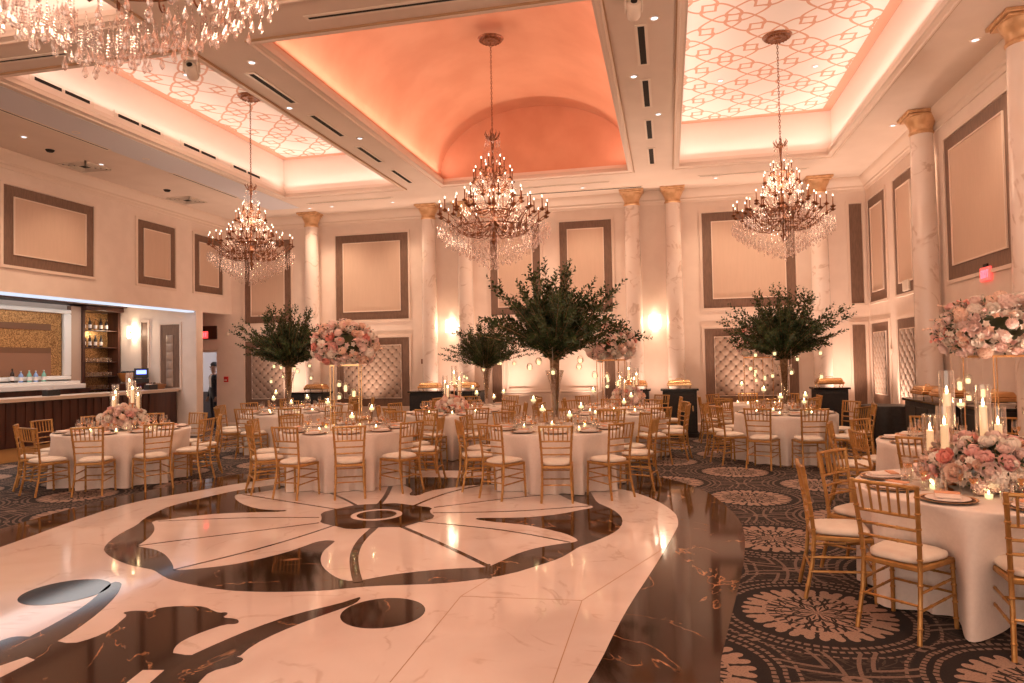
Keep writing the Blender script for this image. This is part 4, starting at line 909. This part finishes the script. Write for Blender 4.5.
def floral(loc, rx, rz, n, seed, label, group, sizes=(1.0, 1.6), pale=.5, bottom=-.5, sprigs=14):
    random.seed(seed); f = empty('flower_arrangement', loc); tag(f, label, 'flower arrangement', group)
    mb = MB(); pts = []
    mb2 = MB(); mb2.lathe([(rx * .55 * sin(PI * i / 8), -rz * .55 * cos(PI * i / 8)) for i in range(9)], 20); mb2.obj('moss_ball', m_leaf2, f)
    for i in range(n):
        z = 1 - (1 - bottom) * (i + .5) / n; r = math.sqrt(max(0, 1 - z * z)); a = i * 2.39996 + random.uniform(-.2, .2); k = random.uniform(.84, 1.06)
        p = Vector((rx * r * cos(a) * k, rx * r * sin(a) * k, rz * z * k)); d = Vector((p.x / rx ** 2, p.y / rx ** 2, p.z / rz ** 2)).normalized()
        big = random.random(); col = random.random()
        if big < .28: nm, me = me_fl[15 + random.randrange(3)]
        else:
            ci = 0 if col < pale * .6 else 1 if col < pale else random.choice((2, 3, 4, 0)); nm, me = me_fl[random.randrange(3) * 5 + ci]
        s = random.uniform(*sizes); Q = d.to_track_quat('Z', 'Y').to_matrix().to_4x4()
        mesh_copy(me, nm, f, Matrix.Translation(p) @ Q @ Matrix.Rotation(random.uniform(0, 6), 4, 'Z') @ Matrix.Scale(s, 4))
    for i in range(int(n * .9)):
        a = random.uniform(0, 2 * PI); z = random.uniform(bottom, 1); r = math.sqrt(1 - z * z); b_ = Vector((rx * r * cos(a), rx * r * sin(a), rz * z)) * .72; leafy(mb, b_, b_ * 1.62, 5, .055 * sizes[1] / 1.5)
    o = mb.obj('leaves', m_leaf2, f, smooth=0); o['kind'] = 'stuff'
    mb = MB()
    for i in range(int(n * 3.0)):      # small filler blossoms between the roses
        z = random.uniform(bottom, 1); a = random.uniform(0, 2 * PI); r = math.sqrt(max(0, 1 - z * z)); k = random.uniform(.78, 1.08)
        p = Vector((rx * r * cos(a), rx * r * sin(a), rz * z)) * k; d = Vector((p.x / rx ** 2, p.y / rx ** 2, p.z / rz ** 2)).normalized()
        Q = Matrix.Translation(p) @ d.to_track_quat('Z', 'Y').to_matrix().to_4x4() @ Matrix.Rotation(random.uniform(0, 6), 4, 'Z'); s_ = .034 * sizes[0]
        mb.mi = random.choice((0, 1, 1, 3))
        for h_, q_ in ((0, 1), (.012, .7), (.02, .4)): mb.add([(0, 0, h_)] + [(s_ * q_ * cos(k_ * PI / 5 + h_ * 40) * (1 if k_ % 2 else .6), s_ * q_ * sin(k_ * PI / 5 + h_ * 40) * (1 if k_ % 2 else .6), h_ + .012) for k_ in range(10)], [(0, 1 + k_, 1 + (k_ + 1) % 10) for k_ in range(10)], Q)
    mb.mi = 0; o = mb.obj('filler_blossoms', m_pinks, f, smooth=0); o['kind'] = 'stuff'
    for i in range(sprigs):
        mb = MB(); a = random.uniform(0, 2 * PI); z = random.uniform(-.3, .9); r = math.sqrt(1 - z * z); b_ = Vector((rx * r * cos(a), rx * r * sin(a), rz * z)); e = b_ * random.uniform(1.22, 1.45) + Vector((0, 0, -.03)); mb.tube([b_ * .8, b_ * 1.1, e], .003, 4)
        for k in range(5): mb.sphere(b_.lerp(e, .3 + k * .16) + Vector((random.uniform(-.02, .02), random.uniform(-.02, .02), 0)), .014, 6, 4)
        mb.obj('blossom_sprig', random.choice(m_pinks[2:]), f)
    return f
def flower_stand(x, y, h, w, label):
    s = empty('flower_stand', (x, y, .765), .35); tag(s, label, 'stand', 'gold flower stands')
    for a in (-1, 1):
        for b_ in (-1, 1): MB().tube([(a * w, b_ * w, .0), (a * w, b_ * w, h)], .0065, 6).obj('leg', m_brass, s)
    for z, nm in ((.008, 'base_frame'), (h, 'top_frame')):
        mb = MB()
        for a in (-1, 1): mb.box((0, a * w, z), (2 * w + .016, .016, .016)); mb.box((a * w, 0, z), (.016, 2 * w, .016))
        if z > .1: mb.box((0, 0, z + .01), (2 * w, 2 * w, .012))
        mb.obj(nm, m_brass, s)
def cylinder_candle(x, y, z, hs, r, hg, label, stick=True):
    c = empty('candle_cylinder', (x, y, z)); tag(c, label, 'candle holder', 'glass cylinder candles in the low flowers')
    MB().lathe([(0, 0), (.045, .002), (.04, .01), (.012, .02), (.011, hs - .02), (.035, hs), (.036, hs + .01), (0, hs + .01)], 16).obj('candlestick', mat('copper_stick', (.75, .36, .20), .28, 1), c)
    MB().lathe([(.03, hs + .012), (r, hs + .012), (r, hs + .012 + hg), (r - .003, hs + .012 + hg), (r - .003, hs + .02)], 24).obj('glass_cylinder', m_glass, c)
    MB().lathe([(0, hs + .01), (.024, hs + .01), (.024, hs + hg * .62), (0, hs + hg * .61)], 14).obj('candle', m_wax, c)
    MB().lathe([(0, hs + hg * .61), (.008, hs + hg * .61 + .018), (.006, hs + hg * .61 + .035), (0, hs + hg * .61 + .06)], 8).obj('flame', m_flame, c)
def low_floral(x, y, s, tname, seed, ncyl=5, spread=1.0, cyl=None):
    floral((x, y, .765 + .13 * s), .30 * s * spread, .20 * s, int(66 * spread), seed, 'low mound of pink and ivory roses on the ' + tname, 'low rose mounds', (1.1 * s ** .5, 1.75), .5, -.35, 8)
    cyl = cyl or [(-.16, .02, .34, .34), (.02, .10, .50, .36), (.18, -.02, .40, .34), (-.05, -.14, .28, .30), (.12, .16, .30, .34)]
    for k, (dx, dy, hs, hg) in enumerate(cyl[:ncyl]):
        # cylinders stand in the camera-facing row across the flowers
        cylinder_candle(x + dx * s, y + dy * s, .765, hs, .05, hg, '%s glass cylinder candle in the low roses on the %s' % (('barward', 'tallest', 'outermost', 'front low', 'rear')[k], tname))
def tree(x, y, rot, sc, tname, key):
    v = empty('trumpet_vase', (x, y, .765)); tag(v, 'tall clear trumpet vase on the ' + tname, 'vase', 'clear trumpet vases')
    MB().lathe([(0, 0), (.085, .004), (.08, .012), (.04, .03), (.035, .10), (.05, .35), (.075, .62), (.13, .80), (.128, .80), (.072, .62), (.047, .35), (.03, .10), (0, .08)], 24).obj('glass', m_glass, v)
    br = empty('greenery_branches', (x, y, .9), rot); tag(br, {'C': 'largest spray of dark green leafy branches in the vase on the ', 'G': 'dark green leafy branches in the vase on the ', 'K': 'smaller looking dark green branches in the vase on the ', 'D': 'broad dark green leafy branches in the vase on the '}[key] + tname, 'branches', 'sprays of green branches')
    for nm, me in TREE: mesh_copy(me, nm, br, Matrix.Scale(sc, 4))
    br.children[0]['kind'] = 'stuff' if br.children[0].name.startswith('leaves') else 'thing'
random.seed(21)
mbl, mbs = MB(), MB(); stems = []
for i in range(150):
    u = (i + .5) / 150; el = .10 + 1.42 * u ** .8 ; az = i * 2.39996 + random.uniform(-.3, .3)   # elevation of the tip
    z0 = .84 + random.uniform(-.04, .06)
    base = Vector((.03 * cos(az), .03 * sin(az), .02)); neck = Vector((.062 * cos(az), .062 * sin(az), z0))
    R_ = (random.uniform(.60, 1.02) if i % 4 else random.uniform(1.05, 1.28)) * (1.10 if el < .9 else 1.0)
    tip = neck + Vector((R_ * cos(el) * cos(az) * 1.0, R_ * cos(el) * sin(az) * 1.0, R_ * sin(el) * 1.03 + .08)); mid = neck.lerp(tip, .5) + Vector((0, 0, .12 * cos(el)))
    pts = [base, base.lerp(neck, .55) * 1.0, neck]
    for k in range(1, 6):
        s = k / 5; pts.append(neck * (1 - s) ** 2 + mid * 2 * s * (1 - s) + tip * s * s)
    mbs.tube(pts, [.006, .006, .006, .005, .0045, .004, .003, .002], 4, False)
    for k in range(2, 7):
        leafy(mbl, pts[k], pts[k + 1], 11 if k > 2 else 4, .085, 0, .56)
    for q in range(4):      # side twigs
        k = random.randrange(3, 7); d = (pts[k + 1] - pts[k]).normalized(); o = Vector((random.uniform(-1, 1), random.uniform(-1, 1), random.uniform(-.3, 1))).normalized()
        e = pts[k] + (d * .8 + o * .7) * .17; mbs.tube([pts[k], e], .002, 3, False); leafy(mbl, pts[k], e, 8, .075, 0, .56)
TREE = [('leaves', mbl.mesh('leaves', m_leaf, 0)), ('stems', mbs.mesh('stems', m_bark))]
def hang(pts, tname):
    for k, (x, y, z) in enumerate(pts):
        tag(HV.put((x, y, z), 0, 'small glass globe tealight hanging above the ' + tname, 'hanging tealights above the ' + tname), None, 'candle holder')
# ------------------------------------------------------------------ tables
def cloth_mesh(R, seed, nf=15, dents=()):
    random.seed(seed); ph = [random.uniform(0, 6) for _ in range(4)]; mb = MB(); n = 240
    rows = [(0, .765, 0)] + [(R * k, .765, 0) for k in (.5, .95)] + [(R * .993, .763, 0), (R + .004, .752, .03), (R + .008, .70, .2), (R + .012, .60, .4), (R + .016, .48, .6), (R + .02, .35, .8), (R + .028, .15, .95), (R + .032, .012, 1)]
    for (r, z, g) in rows[1:]:
        for k in range(n):
            a = 2 * PI * k / n; w = .5 * sin(nf * a + ph[0] + .6 * sin(3 * a + ph[1])) + .32 * sin((nf * 2 + 3) * a + ph[2]) * g + .35 * sin(7 * a + ph[3])
            q = r + g * .058 * (w + .3 * abs(w))
            for (da_, dep) in dents:
                t_ = abs((a - da_ + PI) % (2 * PI) - PI); q -= g ** 1.2 * max(0, dep) * math.exp(-(t_ / .25) ** 4)
            mb.v.append((q * cos(a), q * sin(a), z))
    mb.v.append((0, 0, .765)); NRr = len(rows) - 1
    mb.f = [(r * n + k, (r + 1) * n + k, (r + 1) * n + (k + 1) % n, r * n + (k + 1) % n) for r in range(NRr - 1) for k in range(n)] + [(NRr * n, k, (k + 1) % n) for k in range(n)]
    mb.m = [0] * len(mb.f); return mb
ORD = ('first', 'second', 'third', 'fourth', 'fifth')
def table(key, x, y, R, off, rc, tname, settings=True, skip=(), jit=0.0, glasses=3, center=None, nch=10, over={}):
    front = math.atan2(-y, -x); dents = []
    for k in range(nch):
        a = front + off + 2 * PI * k / nch; r_ = rc
        if k in over: a = math.atan2(over[k][1] - y, over[k][0] - x); r_ = math.hypot(over[k][1] - y, over[k][0] - x)
        if k not in skip: dents.append((a, R + .07 - (r_ - .30)))
    t = cloth_mesh(R, ord(key[0]) + len(key), 15, dents).obj('tablecloth', m_cloth, smooth=1.2); t.location = (x, y, 0)
    tag(t, 'ivory floor-length cloth over the ' + tname, 'tablecloth', 'round ivory tablecloths')
    front = math.atan2(-y, -x); random.seed(ord(key[0]) * 7)
    for k in range(nch):
        a = front + off + 2 * PI * k / nch
        da = (a - front + PI) % (2 * PI) - PI; seat = int(abs(da) / (2 * PI / nch) + .5 - (1e-6 if abs(off) > .1 else 0))
        # side: which way round from the seat nearest the viewer
        dx = cos(a + PI); side = 'towards the bar' if (math.sin(da) < 0) else 'away from the bar'
        if abs(da) < 1e-3: where = 'the front seat'
        elif abs(abs(da) - PI) < 1e-3: where = 'the back seat'
        else: where = '%s from the front, %s' % (ORD[min(4, max(0, int(abs(da) / (2 * PI / nch) - 1e-6)))], side)
        if k in skip: continue
        rr = rc + random.uniform(-.02, .03); ja = random.uniform(-.05, .05) * (1 if jit == 0 else jit)
        cx_, cy_ = x + rr * cos(a), y + rr * sin(a)
        fz = a + PI / 2 + ja
        if k in over: cx_, cy_, fz = over[k][0], over[k][1], math.radians(over[k][2] - 90)
        if cx_ < XR - .45: tag(CHP.put((cx_, cy_, 0), fz, 'gold chair, %s, %s' % (tname, where), 'gold chairs at the ' + tname), None, 'chair')
        if settings:
            pr = R - .19; 
            tag(CG.put((x + pr * cos(a), y + pr * sin(a), .767), a, 'bronze plate, %s, %s' % (tname, where), 'plates on the ' + tname), None, 'plate')
            tag(NP.put((x + pr * cos(a), y + pr * sin(a), .778), a + PI / 2 + .5, 'folded napkin, %s, %s' % (tname, where), 'napkins on the ' + tname), None, 'napkin')
            for q, (P__, nm, gr, ga) in enumerate(((WG, 'wine glass', .36, .13), (FG, 'champagne flute', .40, -.04), (TG, 'water glass', .33, -.19))):
                if q < glasses: tag(P__.put((x + (R - gr) * cos(a + ga), y + (R - gr) * sin(a + ga), .7665), a, '%s, %s, %s' % (nm, tname, where), nm + 's on the ' + tname), None, 'glass')
def stems_on(x, y, tname, spots):
    for k, (dx, dy, h) in enumerate(spots): tag(SC[h].put((x + dx, y + dy, .7665), 0, '%s stemmed floating candle glass on the %s' % (('tall', 'short', 'middle', 'outer', 'rear', 'side')[k], tname), 'stemmed candles'), None, 'candle holder')
def votives_on(x, y, R, n, tname, ph=0):
    for k in range(n): a = ph + 2 * PI * k / n; tag(VC.put((x + R * cos(a), y + R * sin(a), .7665), 0, 'small glowing votive among the glasses of the ' + tname, 'votives on the ' + tname), None, 'candle holder')
nA, nB, nC = 'bar-side rose table', 'marble-edge flower tower table', 'marble-edge greenery table'
nG, nF, nE, nD = 'door-side greenery table', 'mid-room rose table', 'mid-room flower tower table', 'carpet-side greenery table'
nH, nI = 'large near rose table', 'side-wall flower tower table'
nK, nL, nM, nN = 'back-row plain table', 'back-row greenery table', 'back-row rose table', 'back-row flower tower table'
T10 = 2 * PI / 20
table('A', -8.15, 9.05, .94, T10, 1.12, nA); table('B', -4.57, 9.29, .94, .03, 1.12, nB); table('C', -1.54, 9.51, .92, .0, 1.12, nC)
table('G', -7.46, 12.62, .92, .0, 1.12, nG, glasses=2); table('F', -3.95, 12.37, .92, T10, 1.12, nF, glasses=2); table('E', -1.0, 12.35, .92, .0, 1.12, nE, glasses=2)
table('D', 1.86, 12.16, .80, T10, 1.05, nD, glasses=2)
table('H', 2.22, 5.42, .92, math.radians(-135) - math.atan2(-5.42, -2.22), 1.2, nH, jit=.6, skip=(2, 3, 4, 7), over={0: (1.42, 4.80, 47), 1: (2.03, 4.57, 82), 9: (1.16, 5.40, -4), 8: (1.47, 5.99, -43)})
table('I', 3.1, 8.2, .90, -.30, 1.15, nI, skip=(2, 3), over={9: (2.10, 7.72, 8), 7: (2.42, 8.98, -45)})
table('K', -7.75, 14.5, .70, 0, .9, nK, glasses=1, nch=8, skip=(0, 1, 7)); table('L', -3.78, 14.25, .75, T10, .95, nL, glasses=1, nch=8, skip=(0, 7)); table('M', -.95, 14.3, .75, 0, .95, nM, glasses=1, nch=8, skip=(0, 1, 7)); table('N', 1.75, 14.6, .70, .2, .9, nN, settings=False, nch=8)
low_floral(-8.15, 9.05, 1.0, nA, 31); low_floral(-3.95, 12.37, .85, nF, 32); low_floral(-.82, 14.3, 1.0, nM, 33)
low_floral(2.13, 5.40, .98, nH, 34, 5, 1.22, [(-.30, -.10, .26, .30), (-.20, .12, .40, .40), (.0, .04, .34, .36), (-.28, .24, .20, .28), (.14, .16, .24, .30)])
SP = [(-.32, .05, .42), (.24, -.32, .24), (.34, .12, .32), (-.12, -.36, .32)]
for (x, y, nm, sd, n, rx) in ((-4.57, 9.29, nB, 41, 92, .42), (-1.0, 12.35, nE, 42, 70, .40), (3.36, 8.25, nI, 43, 98, .50), (1.75, 14.6, nN, 44, 60, .40)):
    h = .92 if nm != nI else .89
    flower_stand(x, y, h, .20, 'slim gold frame stand under the flowers on the ' + nm)
    floral((x, y, .765 + h + .30), rx, .31, n, sd, 'big round cluster of pink and ivory roses raised over the ' + nm, 'raised rose clusters', (1.25, 2.0), .56, -.8, 16)
    stems_on(x, y, nm, SP[:3] if nm != nN else SP[:1]); votives_on(x, y, .42, 5, nm, .3)
random.seed(77)
for (x, y, nm, key, rot, sc) in ((-1.54, 9.51, nC, 'C', .4, .99), (-7.46, 12.62, nG, 'G', 1.9, .93), (-3.78, 14.25, nL, 'K', 3.1, .78), (1.86, 12.16, nD, 'D', 4.4, .90)):
    tree(x, y, rot, sc, nm, key); stems_on(x, y, nm, SP); 
    if key != 'K': votives_on(x, y, .45, 5, nm, .6)
    hang([(x + r * cos(a), y + r * sin(a), z) for r, a, z in [(random.uniform(.3, .62), k * 2.4, random.uniform(1.36, 1.76)) for k in range(8)]], nm)
for x, y, nm in ((-4.57, 9.29, nB), (3.1, 8.2, nI), (-1.0, 12.35, nE), (1.75, 14.6, nN)): hang([(x + .12 * cos(k * 2.1), y + .12 * sin(k * 2.1), z) for k, z in enumerate((1.27, 1.34, 1.42, 1.30, 1.38, 1.24))], nm)
votives_on(2.25, 5.42, .50, 8, nH, .2); votives_on(-8.15, 9.05, .45, 6, nA); votives_on(-3.95, 12.37, .45, 5, nF)
# ------------------------------------------------------------------ waiter seen through the side doorway
def waiter(loc, rz):
    p = empty('person', loc, rz); tag(p, 'person in a dark suit standing in the side doorway', 'person')
    J = [((0, 0, .98), .14), ((0, 0, 1.15), .145), ((0, 0, 1.34), .17), ((0, .01, 1.45), .11), ((0, .015, 1.52), .058), ((0, .02, 1.60), .085), ((0, .02, 1.70), .10), ((0, .02, 1.78), .07)]
    ed = [(i, i + 1) for i in range(7)]
    for s in (-1, 1):
        b0 = len(J); J += [((s * .10, 0, .90), .10), ((s * .11, .01, .5), .062), ((s * .11, -.01, .09), .042), ((s * .12, .13, .03), .035)]; ed += [(0, b0), (b0, b0 + 1), (b0 + 1, b0 + 2), (b0 + 2, b0 + 3)]
        b1 = len(J); J += [((s * .19, 0, 1.42), .07), ((s * .25, -.02, 1.14), .048), ((s * .24, .06, .90), .034), ((s * .235, .08, .82), .03)]; ed += [(3, b1), (b1, b1 + 1), (b1 + 1, b1 + 2), (b1 + 2, b1 + 3)]
        for k in range(5):
            bf = len(J); a = (k - 2) * .016; J += [((s * .235 + (a if k else -s * .03), .085 + a, .80 - (.0 if k else -.01)), .010), ((s * .235 + (a if k else -s * .04), .09 + a, .735 + (0 if k else .03)), .008)]; ed += [(b1 + 3, bf), (bf, bf + 1)]
    me = bpy.data.meshes.new('body'); me.from_pydata([j[0] for j in J], ed, []); o = bpy.data.objects.new('body', me); COL.objects.link(o); o.parent = p
    sk = o.modifiers.new('skin', 'SKIN'); 
    for i, j in enumerate(J): me.skin_vertices[0].data[i].radius = (j[1], j[1] * .85)
    me.skin_vertices[0].data[0].use_root = True
    ss = o.modifiers.new('sub', 'SUBSURF'); ss.levels = ss.render_levels = 2
    dg = bpy.context.evaluated_depsgraph_get(); m2 = bpy.data.meshes.new_from_object(o.evaluated_get(dg)); o.modifiers.clear(); o.data = m2
    skin = mat('skin', (.30, .15, .09), .5); suit = mat('dark_suit', (.012, .013, .02), .7); shoe = mat('black_shoe', (.01, .01, .01), .3); shirt = mat('white_shirt', (.7, .66, .62), .7)
    m2.materials.clear()
    for m in (skin, suit, shoe, shirt): m2.materials.append(m)
    for f in m2.polygons:
        c = f.center; z = c.z; arm = abs(c.x) > .2
        f.material_index = 0 if z > 1.49 or (arm and z < .88) else 2 if z < .09 else 3 if (c.y > .07 and abs(c.x) < .05 and 1.15 < z < 1.47) else 1
        f.use_smooth = True
    MB().sphere((0, -.005, 1.765), .105, 14, 9, (1, 1, .75)).obj('hair', m_black, p)
    MB().lathe([(0, 0), (.016, .005), (.009, .045), (0, .05)], 8, (0, .112, 1.665)).obj('nose', skin, p)
    for s in (-1, 1):
        MB().sphere((s * .035, .105, 1.715), .012, 8, 6).obj('eye', m_slot, p); MB().sphere((s * .095, .015, 1.69), .022, 8, 6, (.5, 1, 1.3)).obj('ear', skin, p)
    MB().box((0, .115, 1.632), (.045, .006, .010)).obj('mouth', mat('lips', (.25, .09, .07), .5), p)
waiter((-12.30, 16.95, 0), PI - .5)
